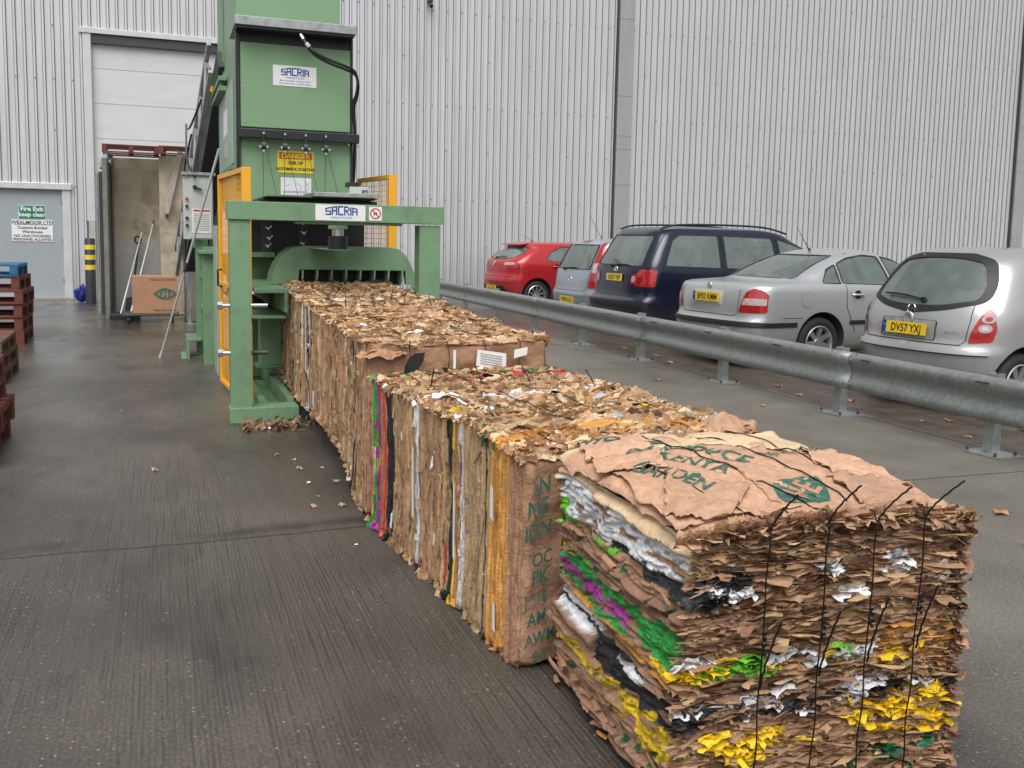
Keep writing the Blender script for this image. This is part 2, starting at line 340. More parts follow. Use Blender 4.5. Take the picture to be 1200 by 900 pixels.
def wet_paint(name, col, metal=.5, rough=.28):
    m, nt, b, N, L = nodes(name)
    b.inputs['Base Color'].default_value = (*col, 1); b.inputs['Metallic'].default_value = metal; b.inputs['Roughness'].default_value = rough
    b.inputs['Coat Weight'].default_value = .6; b.inputs['Coat Roughness'].default_value = .06
    tc = N('ShaderNodeTexCoord')
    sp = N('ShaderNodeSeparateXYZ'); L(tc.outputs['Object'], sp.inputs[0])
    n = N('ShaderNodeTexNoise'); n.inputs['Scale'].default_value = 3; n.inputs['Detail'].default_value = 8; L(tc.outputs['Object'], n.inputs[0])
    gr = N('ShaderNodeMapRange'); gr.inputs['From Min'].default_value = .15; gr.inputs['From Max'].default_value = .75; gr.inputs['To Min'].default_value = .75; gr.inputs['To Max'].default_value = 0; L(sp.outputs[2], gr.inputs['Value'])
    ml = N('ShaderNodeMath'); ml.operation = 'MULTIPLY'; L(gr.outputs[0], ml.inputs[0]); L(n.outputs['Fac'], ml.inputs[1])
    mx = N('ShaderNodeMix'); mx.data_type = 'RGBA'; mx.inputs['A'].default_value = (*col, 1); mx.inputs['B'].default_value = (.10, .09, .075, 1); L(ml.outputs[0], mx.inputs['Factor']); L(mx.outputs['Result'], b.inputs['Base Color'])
    v = N('ShaderNodeTexVoronoi'); v.inputs['Scale'].default_value = 90; L(tc.outputs['Object'], v.inputs['Vector'])
    bm_ = N('ShaderNodeMapRange'); bm_.inputs['From Min'].default_value = 0; bm_.inputs['From Max'].default_value = .25; bm_.inputs['To Min'].default_value = 1; bm_.inputs['To Max'].default_value = 0; L(v.outputs['Distance'], bm_.inputs['Value'])
    bp = N('ShaderNodeBump'); bp.inputs['Strength'].default_value = .12; bp.inputs['Distance'].default_value = .002; L(bm_.outputs[0], bp.inputs['Height']); L(bp.outputs[0], b.inputs['Coat Normal'])
    return m
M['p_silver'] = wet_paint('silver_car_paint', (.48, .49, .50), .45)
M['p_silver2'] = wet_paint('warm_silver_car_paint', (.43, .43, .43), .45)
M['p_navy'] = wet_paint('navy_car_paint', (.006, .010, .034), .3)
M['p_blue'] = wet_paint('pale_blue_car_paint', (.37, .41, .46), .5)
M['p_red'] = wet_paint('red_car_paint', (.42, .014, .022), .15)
M['interior'] = mat('car_interior', (.05, .053, .055), .8)
M['seat'] = mat('seat_fabric', (.045, .047, .05), .8)
M['trim'] = mat('black_trim', (.015, .015, .016), .5)
M['tyre'] = mat('tyre', (.018, .018, .019), .75, bump=.1)
M['alloy'] = mat('alloy_rim', (.50, .51, .52), .3, metal=.8)
M['light_red'] = mat('red_lens', (.36, .010, .014), .12, noise=.35, nscale=25, coat=1)
M['light_clear'] = mat('clear_lens', (.45, .36, .35), .15, noise=.2, nscale=30, coat=1)
M['light_dkred'] = mat('dark_red_lens', (.26, .008, .01), .1, noise=.3, nscale=25, coat=1)
M['plate_yellow'] = mat('plate_yellow', (.80, .55, .03), .35)
M['euro_blue'] = mat('plate_blue', (.01, .05, .30), .35)
M['gap'] = mat('shut_line', (.01, .01, .01), .8)

# ------------------------------------------------------------------ world, light, camera
w = bpy.data.worlds.new('World'); scene.world = w; w.use_nodes = True; nt = w.node_tree
bg = nt.nodes['Background']; sky = nt.nodes.new('ShaderNodeTexSky'); sky.sky_type = 'NISHITA'; sky.sun_disc = False
SUN_EL, SUN_AZ = R(58), R(205)
sky.sun_elevation = SUN_EL; sky.sun_rotation = SUN_AZ; sky.air_density = 1; sky.dust_density = 4; sky.ozone_density = 1
hs = nt.nodes.new('ShaderNodeHueSaturation'); hs.inputs['Saturation'].default_value = .22
nt.links.new(sky.outputs[0], hs.inputs['Color']); nt.links.new(hs.outputs[0], bg.inputs['Color']); bg.inputs['Strength'].default_value = .15
sl = bpy.data.lights.new('sun', 'SUN'); sl.energy = 2.2; sl.angle = R(50); sl.color = (1, .98, .94)
so = bpy.data.objects.new('sun', sl); COL.objects.link(so)
d = Vector((math.sin(SUN_AZ) * math.cos(SUN_EL), math.cos(SUN_AZ) * math.cos(SUN_EL), math.sin(SUN_EL)))
so.rotation_euler = d.to_track_quat('Z', 'Y').to_euler()
cam = bpy.data.cameras.new('camera'); co = bpy.data.objects.new('camera', cam); COL.objects.link(co); scene.camera = co
cam.sensor_width = 36; cam.lens = 1115 / 1200 * 36; cam.shift_y = -50 / 1200; cam.clip_end = 500; cam.clip_start = .05
F_ = 1115.0
vp1 = Vector((186 - 600, -(271 - 400), -F_)); vp2 = Vector((3635 - 600, -(341 - 400), -F_))
yy = vp1.normalized(); xx = (vp2 - yy * vp2.dot(yy)).normalized(); zz = xx.cross(yy)
Rwc = Matrix((xx, yy, zz))          # rows: world axes seen from the camera -> columns of camera axes in world
co.matrix_world = Matrix.Translation((0, 0, H)) @ Rwc.to_4x4()
scene.view_settings.view_transform = 'Standard'; scene.view_settings.look = 'None'; scene.view_settings.exposure = 0
scene.cycles.use_denoising = True; scene.cycles.max_bounces = 6; scene.cycles.transparent_max_bounces = 8

# ================================================================== SETTING
me = bpy.data.meshes.new('ground'); me.from_pydata([(-150, -60, 0), (200, -60, 0), (200, 200, 0), (-150, 200, 0)], [], [(0, 1, 2, 3)]); me.materials.append(M['ground'])
tag(link('ground', me), 'wet brushed concrete yard with joints running across', kind='structure')

WY = 23.55; PITCH = .18625; WTOP = 10.5
wh = thing('warehouse', 'large silver ribbed metal warehouse behind the yard and the cars', 'building', (0, WY, 0))
def cladding():
    mb = MB(); prof = [(0, 0), (.104, 0), (.123, -.036), (.160, -.036), (.179, 0), (.18625, 0)]
    x = -14 * 1.0; n0 = int(-14 / PITCH); n1 = int(52 / PITCH)
    for k in range(n0, n1):
        x0 = k * PITCH
        for (a, ya), (b_, yb) in zip(prof[:-1], prof[1:]):
            xa, xb = x0 + a, x0 + b_; xm = (xa + xb) / 2
            zb = 0.0
            if -1.47 < xm < 2.98: zb = 5.88
            elif -3.75 < xm < -1.83: zb = 2.5
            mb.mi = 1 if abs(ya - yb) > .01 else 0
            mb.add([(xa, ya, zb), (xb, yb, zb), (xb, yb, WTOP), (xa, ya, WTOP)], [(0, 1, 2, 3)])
    mb.build('cladding', [M['clad'], M['flank_shade']], wh)
    s = MB()
    for k in range(n0, n1):
        xc = k * PITCH + .1415
        if k % 2: continue
        for z in (2.49, 4.82, 7.13, 9.4):
            if -1.47 < xc < 2.98 and z < 5.9: continue
            if -3.75 < xc < -1.83 and z < 2.55: continue
            s.cyl((xc, -.036, z), (xc, -.048, z), .013, 6)
        if k % 6 == 0:
            for z in (1.3, 3.72, 5.97, 8.3):
                if -1.47 < xc < 2.98 and z < 5.9: continue
                if -3.75 < xc < -1.83 and z < 2.55: continue
                s.cyl((xc, -.036, z), (xc, -.048, z), .014, 6)
    s.build('cladding_screws', M['dark_grey'], wh)
cladding()
b = MB().box(-14, .06, 0, 52, .5, 5.9 - .05).box(-14, .06, 5.85, 52, .5, WTOP)
MB().box(-14, .30, 0, 52, 30, WTOP - .02).build('inner_wall', M['concrete_grey'], wh)
# roller door
t = MB().box(-1.33, .06, 0, 2.86, .10, 5.78).build('roller_door', M['roller'], wh)
g = MB()
for z in (.5, 1.28, 2.05, 2.82, 3.6, 4.37, 5.13): g.box(-1.33, .055, z, 2.86, .0595, z + .014)
g.build('panel_seam', M['grey_box'], t)
f = MB().box(-1.50, -.075, 1.75, -1.33, .06, 5.86).box(2.86, -.075, 0, 3.0, .06, 5.86).box(-1.56, -.10, 5.86, 3.05, .06, 5.98)
f.build('roller_door_frame', M['silver'], wh, bevel=.006)
MB().box(-1.47, -.085, 0, -1.335, .055, 1.75).build('kick_plate', M['plate'], wh)
MB().box(-1.325, -.05, 5.66, 2.855, .05, 5.855).build('header_shade', M['dark_grey'], wh)  # dark strip standing in for the shade under the header
# fire door
fd = MB().box(-3.72, .02, .03, -2.0, .06, 2.42).build('fire_door', M['door_grey'], wh)
for a_, b_ in ((-2.0, -1.83), (-3.77, -3.72)): MB().box(a_, -.05, 0, b_, .055, 2.42).build('door_jamb', M['silver'], wh, bevel=.005)
MB().box(-3.85, -.09, 2.42, -1.80, .055, 2.56).build('door_header', M['silver'], wh, bevel=.01)
MB().box(-3.75, -.06, 0, -1.9, .015, .03).build('threshold', M['plank'], wh)
for z in (.35, 1.25, 2.1): MB().cyl((-2.02, .01, z), (-2.02, .01, z + .11), .014, 8).build('hinge', M['galv'], fd)
# downpipe columns
for x in (11.80, 26.05):
    c = MB().box(x - .23, -.16, 0, x + .2, .0, WTOP).build('downpipe_casing', M['pipe'], wh, bevel=.02)
    for z in (1.9, 3.05, 4.0, 4.35, 5.4, 7.4): MB().box(x - .235, -.166, z, x + .205, -.001, z + .03).build('bracket', M['pipe'], c)
    MB().box(x - .265, -.10, 0, x - .235, .0, WTOP).build('casing_shade_strip', M['dark_grey'], c)  # solid dark strip painting the shadow line beside the casing
# wall lamp fitting high on the cladding
lf = MB(); lf.box(6.32, -.22, 7.28, 6.42, -.04, 7.38); lf.cyl((6.37, -.15, 7.28), (6.37, -.26, 7.16), .045, 10)
lf.build('wall_fitting', M['black'], wh)
# foot flashing
MB().box(3.0, -.055, 0, 52, -.042, .12).build('foot_flashing', M['silver'], wh)

# door signs
s1 = thing('fire_exit_sign', 'green fire exit keep clear sign on the grey door', 'sign', (-2.62, WY, 0))
MB().box(-.26, .008, 1.765, .26, .018, 2.055).build('sign_board', M['sign_green'], s1)
MB().box(-.27, .011, 1.755, .27, .0185, 2.065).build('sign_edge', M['white'], s1)
text_mesh([('Fire Exit', 0, .02, .135), ('keep clear', 0, -.10, .125)], M['white'], 'lettering', s1, .03, 1.0, facing_front(0, .004, 1.92))
s2 = thing('warehouse_notice', 'white customs bonded warehouse notice below the fire exit sign', 'sign', (-2.62, WY, 0))
MB().box(-.41, .008, 1.27, .41, .018, 1.745).build('sign_board', M['white'], s2)
text_mesh([('WEALMOOR LTD', 0, .15, .105), ('Customs Bonded', 0, .045, .085), ('Warehouse', 0, -.045, .085), ('NO UNAUTHORISED', 0, -.135, .078), ('PERSONNEL ALLOWED', 0, -.21, .075)],
          M['black_ink'], 'lettering', s2, .015, 1.0, facing_front(0, .004, 1.50))
MB().box(-.36, .0045, 1.635, .36, .006, 1.642).build('underline', M['black_ink'], s2)

# bollard
bo = thing('bollard', 'black steel bollard with three yellow bands beside the roller door', 'bollard', (-1.36, 21.87, 0))
MB().lathe([(0, .001), (0, .105), (1.35, .105), (1.375, .09), (1.38, .001)], (0, 0, 0), 'z', 24).build('post', M['bollard_black'], bo, smooth=True)
for z in (.72, .93, 1.14): MB().lathe([(z, .105), (z, .1065), (z + .10, .1065), (z + .10, .105)], (0, 0, 0), 'z', 24).build('yellow_band', M['bollard_yellow'], bo, smooth=True)

# blue bag
bm = bmesh.new(); bmesh.ops.create_icosphere(bm, subdivisions=4, radius=1)
for v in bm.verts:
    c = v.co; n = float(fbm(c.x * 2.4, c.y * 2.4, c.z * 2.4, 5, 4)); k = 1 + .34 * n
    c.x *= .12 * k * (1.15 - .75 * max(0, c.z)); c.y *= .11 * k; c.z = (c.z * .5 + .5) * .36 * k
    if c.z < .01: c.z = .005
me = bpy.data.meshes.new('bin_bag'); bm.to_mesh(me); bm.free(); me.materials.append(M['blue_bag']); me.shade_smooth()
o = link('plastic_bag', me); o.location = (-1.58, 22.45, 0); tag(o, 'crumpled blue plastic bag beside the striped bollard', 'bag')

# ================================================================== PALLETS
def pallet(mwood, n_boards=7):
    r = thing('wooden_pallet', 'x', 'pallet')
    for i in range(n_boards):
        y = .05 + i * (1.1 / (n_boards - 1)) * .909
        MB().box(0, y - .05, .122, 1.2, y + .05, .144).build('deck_board', mwood, r, bevel=.002)
    for x in (0, .55, 1.1): MB().box(x, 0, .1, x + .1, 1.1, .1215).build('stringer_board', mwood, r)
    for x in (0, .55, 1.1):
        for y in (0, .5, 1.0): MB().box(x, y, .0225, x + .1, y + .1, .0995).build('block', mwood, r, bevel=.003)
    for y in (0, .5, 1.0): MB().box(0, y, 0, 1.2, y + .1, .022).build('bottom_board', mwood, r)
    return r
PR = pallet(M['red_wood']); PB = pallet(M['blue_wood']); PW = pallet(M['bare_wood'])
rnk = ['lowest', 'second lowest', 'middle', 'fourth from the ground', 'topmost red', 'red']
base = [(-2.86, 14.16, 0, 0), ]
def place(proto, x, y, z, rz, label, group, first=[]):
    if id(proto) not in first:
        first.append(id(proto)); o = proto; o.location = (x, y, z); o.rotation_euler = (0, 0, rz); o['label'] = label
    else: o = copy_tree(proto, None, (x, y, z), rz, label)
    o['group'] = group; o.name = 'wooden_pallet'; return o
zz_ = 0
S1 = ['red pallet at the bottom of the tall stack by the fire door', 'second red pallet up in the tall stack under the blue one', 'third red pallet up in the tall stack under the blue one',
      'fourth red pallet up in the tall stack under the blue one', 'fifth red pallet up, directly below the blue pallet', 'red pallet']
hgt = [.178, .180, .182, .178, .176]
for i in range(5):
    o = place(PR, -2.92 + random.uniform(-.02, .03) - (.04 if i == 4 else 0), 14.2 + random.uniform(-.03, .03), zz_, random.uniform(-.02, .02), S1[i], 'red pallets in the tall stack'); o.scale = (1, 1, 1.26); zz_ += .144 * 1.26 + .001
o = place(PB, -2.97, 14.18, zz_, .01, 'blue wooden pallet on top of the tall red stack', 'pallets'); o.scale = (1, 1, 1.1)
S2 = ['worn brown pallet at the bottom of the middle left stack', 'worn brown pallet in the middle of the middle left stack', 'worn brown pallet on top of the middle left stack']
for i in range(3): place(PW, -2.68 + [.02, -.01, 0][i], 10.5 + [0, .03, .01][i], i * .145, [.01, -.015, .01][i], S2[i], 'brown pallets at the left edge')
S3 = ['red pallet at the bottom of the nearest left stack', 'second red pallet up in the nearest left stack', 'third red pallet up in the nearest left stack', 'red pallet on top of the nearest left stack']
for i in range(4): place(PR, -2.26 + [.0, .015, -.02, -.035][i], 6.8 + [0, -.02, .02, 0][i], i * .145, [.01, -.01, .015, 0][i], S3[i], 'red pallets of the nearest stack')

# ================================================================== BARRIER
RX = 5.81
rl = thing('crash_barrier', 'galvanised steel crash barrier between the bales and the parked cars', 'barrier', (RX, 0, 0))
def wbeam(y0, y1, name):
    # single-wave open box beam profile (x towards traffic = -x)
    prof = [(.035, .262), (.010, .262), (-.025, .272), (-.045, .295), (-.050, .325), (-.040, .355), (-.020, .385), (-.008, .415), (-.008, .445), (-.022, .475), (-.045, .510), (-.056, .540), (-.054, .570), (-.036, .592), (-.008, .602), (.03, .604)]
    pts = []
    for k in range(len(prof) - 1):
        for s in (0, .5): pts.append((prof[k][0] * (1 - s) + prof[k + 1][0] * s, prof[k][1] * (1 - s) + prof[k + 1][1] * s))
    pts.append(prof[-1]); ny = max(2, int((y1 - y0) / .25)); V = []; Fc = []; th = .004
    for i in range(ny + 1):
        y = y0 + (y1 - y0) * i / ny
        dv = float(vnoise(y * .9, 3.3, 0, 4)) * .006
        for (a, z) in pts: V.append((a + dv, y, z - .01))
    n = len(pts)
    for i in range(ny):
        for k in range(n - 1): Fc.append((i * n + k, i * n + k + 1, (i + 1) * n + k + 1, (i + 1) * n + k))
    me = bpy.data.meshes.new(name); me.from_pydata(V, [], Fc); me.materials.append(M['rail']); me.shade_smooth()
    o = link(name, me, rl); so_ = o.modifiers.new('s', 'SOLIDIFY'); so_.thickness = th; return o
ys = [-.5, 3.12, 6.95, 10.75, 14.55, 18.35, 22.6]
for i, (a, b_) in enumerate(zip(ys[:-1], ys[1:])):
    o = wbeam(a - .08, b_ + .08, 'rail_beam'); o.location.x = .004 * (i % 2)
bl = MB()
for y in ys[1:-1]:
    for dy in (-.11, -.04, .06, .13):
        for z in (.30, .52): bl.cyl((-.062, y + dy, z + .02), (-.050, y + dy, z + .02), .014, 8)
    for dy in (-.16, .16): bl.cyl((-.02, y + dy, .588), (-.02, y + dy, .602), .014, 8)
bl.build('splice_bolt', M['galv'], rl, smooth=False)
sl_ = MB()
for y in np.arange(1.5, 22, 1.27): sl_.box(-.0645, y, .548, -.060, y + .13, .556)
sl_.build('slot', M['black'], rl)
def mkpost():
    p = MB().box(.03, -.045, .012, .034, .045, .62).box(.0345, -.045, .012, .11, -.040, .62).box(.0345, .040, .012, .11, .045, .62).box(.030, -.040, .60, .11, .040, .605).build('post', M['galv'], None)
    q = MB().box(-.06, -.16, .001, .2, .16, .012).build('base_plate', M['galv'], p)
    for a in (-.03, .17):
        for y in (-.13, .13): MB().cyl((a, y, .012), (a, y, .04), .012, 8).build('anchor_bolt', M['dark_grey'], p)
    return p
PO = mkpost(); py_ = [1.55, 3.5, 5.37, 7.09, 9.05, 11.0, 12.83, 14.75, 16.7, 18.6, 20.5, 22.4]
for i, y in enumerate(py_):
    o = PO if i == 0 else PO.copy()
    if i: COL.objects.link(o)
    o.parent = rl; o.location = (0, y, 0)
    if i:
        for ch in list(PO.children): c = ch.copy(); COL.objects.link(c); c.parent = o
# ================================================================== BALES
KRAFT = np.array([(.40, .245, .13), (.47, .30, .155), (.36, .215, .11), (.52, .35, .19), (.40, .225, .12), (.30, .18, .10), (.44, .27, .145), (.38, .215, .13)])
C_ = dict(cream=(.68, .50, .31), khaki=(.46, .33, .18), pink=(.56, .335, .215), orange=(.62, .30, .07), yellow=(.82, .56, .02), white=(.76, .76, .78), green=(.035, .33, .06), lime=(.20, .62, .05),
          dgreen=(.01, .16, .06), purple=(.32, .04, .25), black=(.018, .018, .02), red=(.55, .05, .03), brown=(.31, .18, .105), fold=(.38, .21, .125), blue=(.02, .06, .28), magenta=(.7, .08, .25))
GL = dict(yellow=.5, white=.35, green=.8, lime=.8, dgreen=.8, purple=.8, black=.6, red=.6)
def rgba(n, k=1.0):
    c = C_[n]; return np.array([c[0] * k, c[1] * k, c[2] * k, GL.get(n, 0.0)])
def mesh_np(name, V, F, Cc, material, parent, smooth=True):
    me = bpy.data.meshes.new(name); nv, nf = len(V), len(F)
    me.vertices.add(nv); me.vertices.foreach_set('co', V.astype(np.float32).ravel())
    me.loops.add(nf * 4); me.loops.foreach_set('vertex_index', F.astype(np.int32).ravel())
    me.polygons.add(nf); me.polygons.foreach_set('loop_start', np.arange(0, nf * 4, 4, dtype=np.int32)); me.polygons.foreach_set('loop_total', np.full(nf, 4, np.int32))
    me.update(calc_edges=True); me.validate()
    at = me.color_attributes.new('Col', 'FLOAT_COLOR', 'POINT'); at.data.foreach_set('color', np.clip(Cc, 0, 1).astype(np.float32).ravel())
    me.materials.append(material)
    if smooth: me.shade_smooth()
    return link(name, me, parent)
def box_grid(dims, r, res):
    """rounded box: lists of (P, dir, face key, quads)"""
    W, L, Hh = dims; out = []
    for key, ax, side in (('left', 0, 0), ('right', 0, 1), ('front', 1, 0), ('back', 1, 1), ('top', 2, 1), ('bottom', 2, 0)):
        o = [i for i in (0, 1, 2) if i != ax]; rs = res[key]
        n1, n2 = max(2, int(dims[o[0]] / rs[0])), max(2, int(dims[o[1]] / rs[1]))
        a, b_ = np.meshgrid(np.linspace(0, dims[o[0]], n1 + 1), np.linspace(0, dims[o[1]], n2 + 1), indexing='ij')
        P = np.zeros((a.size, 3)); P[:, o[0]] = a.ravel(); P[:, o[1]] = b_.ravel(); P[:, ax] = dims[ax] if side else 0
        q = np.clip(P, r, np.array(dims) - r); d = P - q; d /= np.linalg.norm(d, axis=1)[:, None]
        i, j = np.meshgrid(np.arange(n1), np.arange(n2), indexing='ij'); k = (i * (n2 + 1) + j).ravel()
        F = np.stack([k, k + 1, k + n2 + 2, k + n2 + 1], 1)
        flip = (ax == 1) ^ (side == 1)
        if flip: F = F[:, ::-1]
        out.append((q + d * r, d, key, F))
    return out
def flakes(root, nrm, dirn, size, curl, cols, seed, nu=4, nv=4, jit=.22, wavy=0.0):
    """torn bits of sheet: root (N,3), nrm (N,3) outward, dirn (N,3) along the tear"""
    g = np.random.default_rng(seed); N = len(root)
    nrm = nrm / np.linalg.norm(nrm, axis=1)[:, None]; dirn = dirn - nrm * (nrm * dirn).sum(1)[:, None]; dirn /= np.linalg.norm(dirn, axis=1)[:, None]
    t = np.cross(nrm, dirn); V = np.zeros((N, nu, nv, 3))
    w, h = size[:, 0], size[:, 1]; ph = g.uniform(0, 6.28, N); fr = g.uniform(1, 5, N); tw = g.normal(0, .5, N)
    edge = g.uniform(-1, 1, (N, nu)) * jit; p2, p3, f2, f3 = g.uniform(0, 6.28, N), g.uniform(0, 6.28, N), g.uniform(3, 7, N), g.uniform(8, 16, N)
    for i in range(nu):
        s = i / (nu - 1) - .5
        for j in range(nv):
            q = j / (nv - 1); hh = h * (1 + edge[:, i]) ; ang = curl * q * 1.0 + tw * s
            up = np.where(np.abs(curl) > .05, np.sin(ang) / np.where(np.abs(ang) < .05, 1, ang) * 1.0, 1.0) * q * hh
            up = np.where(np.abs(ang) < .05, q * hh, np.sin(ang) / np.where(np.abs(ang) < .05, 1, ang) * q * hh)
            sd = np.where(np.abs(ang) < .05, 0, (1 - np.cos(ang)) / np.where(np.abs(ang) < .05, 1, ang) * q * hh)
            sd = sd + .12 * hh * np.sin(fr * s * 3 + ph) * q
            sd = sd + wavy * (np.sin(f2 * s + p2) + .5 * np.sin(f3 * s + p3)) * (.35 + .65 * q)
            ws = s * w * (1 - .25 * q * g.uniform(0, 1, N)) + g.uniform(-.06, .06, N) * w
            V[:, i, j] = root + nrm * (up - .012)[:, None] + t * sd[:, None] + dirn * ws[:, None]
    i, j = np.meshgrid(np.arange(nu - 1), np.arange(nv - 1), indexing='ij'); k = (i * nv + j).ravel()
    f = np.stack([k, k + 1, k + nv + 1, k + nv], 1); F = (f[None] + (np.arange(N) * nu * nv)[:, None, None]).reshape(-1, 4)
    Cc = np.repeat(cols[:, None, :], nu * nv, 1).reshape(-1, 4)
    return V.reshape(-1, 3), F, Cc
def merge(parts):
    V, F, Cc, n = [], [], [], 0
    for v, f, c in parts: V.append(v); F.append(f + n); Cc.append(c); n += len(v)
    return np.concatenate(V), np.concatenate(F), np.concatenate(Cc)
def layer_stack(L, tmin, tmax, seed, paint=()):
    """layer boundaries and colours along the press axis; paint: (a, b, colour) forces a colour on a stretch"""
    g = np.random.default_rng(seed); bd = [0.0]
    while bd[-1] < L: bd.append(bd[-1] + tmin + (tmax - tmin) * g.random() ** 2.4)
    bd = np.array(bd); n = len(bd); cols = np.zeros((n + 2, 4)); cols[:, :3] = KRAFT[g.integers(0, len(KRAFT), n + 2)] * g.uniform(.82, 1.15, (n + 2, 1))
    for i in range(n + 2):
        u = g.random()
        if u < .035: cols[i] = rgba('black')
        elif u < .065: cols[i] = rgba('white', .95)
        elif u < .12: cols[i] = rgba('cream', g.uniform(.8, 1))
        elif u < .15: cols[i] = rgba('orange', g.uniform(.7, 1))
        elif u < .165: cols[i] = rgba('dgreen')
        elif u < .170: cols[i] = rgba('red')
    mid = (bd[:-1] + bd[1:]) / 2
    for i, m_ in enumerate(mid):
        for a, b_, nm, pr in paint:
            if a <= m_ < b_ and g.random() < pr: cols[i] = rgba(nm, g.uniform(.85, 1.1))
    return bd, cols, g.uniform(0, 1, n + 2)
def upright_bale(dims, seed, paint, n_flakes, endcol='fold', lite=1.0, left_res=.0045, tthick=(.004, .026)):
    """bale pressed along Y: sheets stand on edge"""
    W, L, Hh = dims; bd, lc, off = layer_stack(L + .1, tthick[0], tthick[1], seed, paint)
    res = dict(left=(left_res, .014), right=(.012, .04), front=(.016, .016), back=(.05, .05), top=(.03, .008), bottom=(.06, .03)); parts = []
    for P, d, key, F in box_grid(dims, .035, res):
        x, y, z = P.T
        wl = y + .016 * vnoise(y * 2.2, z * 2.6, x * 2.0, seed) + .007 * vnoise(y * 6, z * 9, x * 6, seed + 1)
        idx = np.clip(np.searchsorted(bd, wl) - 1, 0, len(bd) - 2); t = bd[idx + 1] - bd[idx]; f = np.clip((wl - bd[idx]) / t, 0, 1)
        bul = np.sqrt(np.clip(1 - (2 * f - 1) ** 2, 0, 1)); k = idx * 3.71
        seg = vnoise(z * 5 + x * 5, k, 0, seed + 2)
        dep = .020 * off[idx] ** 1.5 + (1 - bul) * np.minimum(t * .8, .016) + .010 * np.abs(vnoise(z * 9 + x * 7, k, 1.7, seed + 3)) + .016 * np.clip(seg - .35, 0, .3) / .3
        dep = dep + .012 * fbm(x * 3, y * 3, z * 3, seed + 5)
        col = lc[idx].copy()
        alt = lc[(idx * 7 + 3) % len(lc)]; sw = seg > .42; col[sw] = alt[sw]
        col[:, :3] *= (1 + .16 * vnoise(z * 7, k, x * 7, seed + 9) + .10 * vnoise(x * 22, y * 60, z * 22, seed + 8))[:, None]
        if key in ('front',):
            near = np.clip(1 - y / .03, 0, 1); cr = fbm(x * 5, z * 5, 1.3, seed + 6, 4); rid = np.abs(vnoise(x * 7 + z * 3, z * 4, 9.1, seed + 7))
            dep = dep * (1 - near) + near * (.02 * cr + .025 * rid)
            ec = rgba(endcol); m_ = near > .5; col[m_] = ec; col[:, :3] *= (1 + .08 * cr)[:, None]
        if key == 'left':
            pass
        V = P - d * dep[:, None]; parts.append((V, F, col))
    g = np.random.default_rng(seed + 50)
    # torn edges on the top
    n = n_flakes; x = g.uniform(.0, W, n); y = g.uniform(0.0, L, n); z = np.full(n, Hh - .004)
    idx = np.clip(np.searchsorted(bd, y) - 1, 0, len(bd) - 2); col = lc[idx].copy(); rnd = g.random(n)
    sub = rnd < .55; col[sub, :3] = KRAFT[g.integers(0, len(KRAFT), sub.sum())] * g.uniform(.95, 1.45, (sub.sum(), 1))
    drk = (col[:, :3].mean(1) < .12) & (g.random(n) < .8); col[drk, :3] = KRAFT[g.integers(0, len(KRAFT), drk.sum())]; col[drk, 3] = 0
    cm = g.random(n) < .16; col[cm] = rgba('cream', 1.0); col[:, :3] *= g.uniform(.8, 1.2, (n, 1)) * lite
    wn = g.random(n) < .022; col[wn] = rgba('white')
    root = np.stack([x, y, z], 1); nr = np.stack([g.normal(0, .22, n), g.normal(0, .8, n), np.ones(n)], 1)
    dr = np.stack([np.ones(n), g.normal(0, .32, n), g.normal(0, .12, n)], 1)
    size = np.stack([.014 + .085 * g.random(n) ** 2.2, .009 + .024 * g.random(n) ** 2], 1)
    lg = g.random(n) < .5; keep = lg | (g.random(n) < .62); root, nr, dr, size, col, lg = root[keep], nr[keep], dr[keep], size[keep], col[keep], lg[keep]; n = len(lg)
    parts.append(flakes(root[~lg], nr[~lg], dr[~lg], size[~lg], g.normal(0, 1.1, (~lg).sum()), col[~lg], seed + 60, nu=5, nv=3, jit=.14))
    nl = lg.sum(); sl2 = np.stack([.05 + .18 * g.random(nl) ** 1.6, .012 + .018 * g.random(nl)], 1); sl2[:, 0] = np.minimum(sl2[:, 0], 2 * np.minimum(root[lg][:, 0], W - root[lg][:, 0]) + .03)
    parts.append(flakes(root[lg], nr[lg], dr[lg] * [1, .4, .4], sl2, g.normal(0, .9, nl), col[lg], seed + 66, nu=9, nv=3, jit=.30, wavy=.006))
    nb_ = int(L * 8); bx = g.uniform(.08, W - .08, nb_); by_ = g.uniform(.05, L - .08, nb_); bc = np.zeros((nb_, 4)); bc[:, :3] = KRAFT[g.integers(0, len(KRAFT), nb_)] * g.uniform(.95, 1.35, (nb_, 1))
    parts.append(flakes(np.stack([bx, by_, np.full(nb_, Hh + .012)], 1), np.stack([g.normal(0, .6, nb_), g.normal(0, 1.3, nb_), .8 * np.ones(nb_)], 1), np.stack([np.ones(nb_), g.normal(0, .5, nb_), g.normal(0, .1, nb_)], 1),
                        np.stack([.05 + .09 * g.random(nb_), .02 + .035 * g.random(nb_)], 1), g.normal(0, 1.4, nb_), bc, seed + 70, nu=7, nv=5, jit=.10, wavy=.006))
    # loose tongues of sheet on the left side
    n = int(L * 70); y = g.uniform(0, L, n); z = g.uniform(.02, Hh, n); x = np.full(n, .004); idx = np.clip(np.searchsorted(bd, y) - 1, 0, len(bd) - 2)
    col = lc[idx].copy(); col[:, :3] *= g.uniform(.85, 1.25, (n, 1))
    parts.append(flakes(np.stack([x, y, z], 1), np.stack([-np.ones(n), g.normal(0, .5, n), g.normal(0, .2, n)], 1), np.stack([0 * y, g.normal(0, .12, n), np.ones(n)], 1),
                        np.stack([.03 + .13 * g.random(n) ** 2, .008 + .014 * g.random(n)], 1), g.normal(0, 1.5, n), col, seed + 61, nu=5, jit=.1))
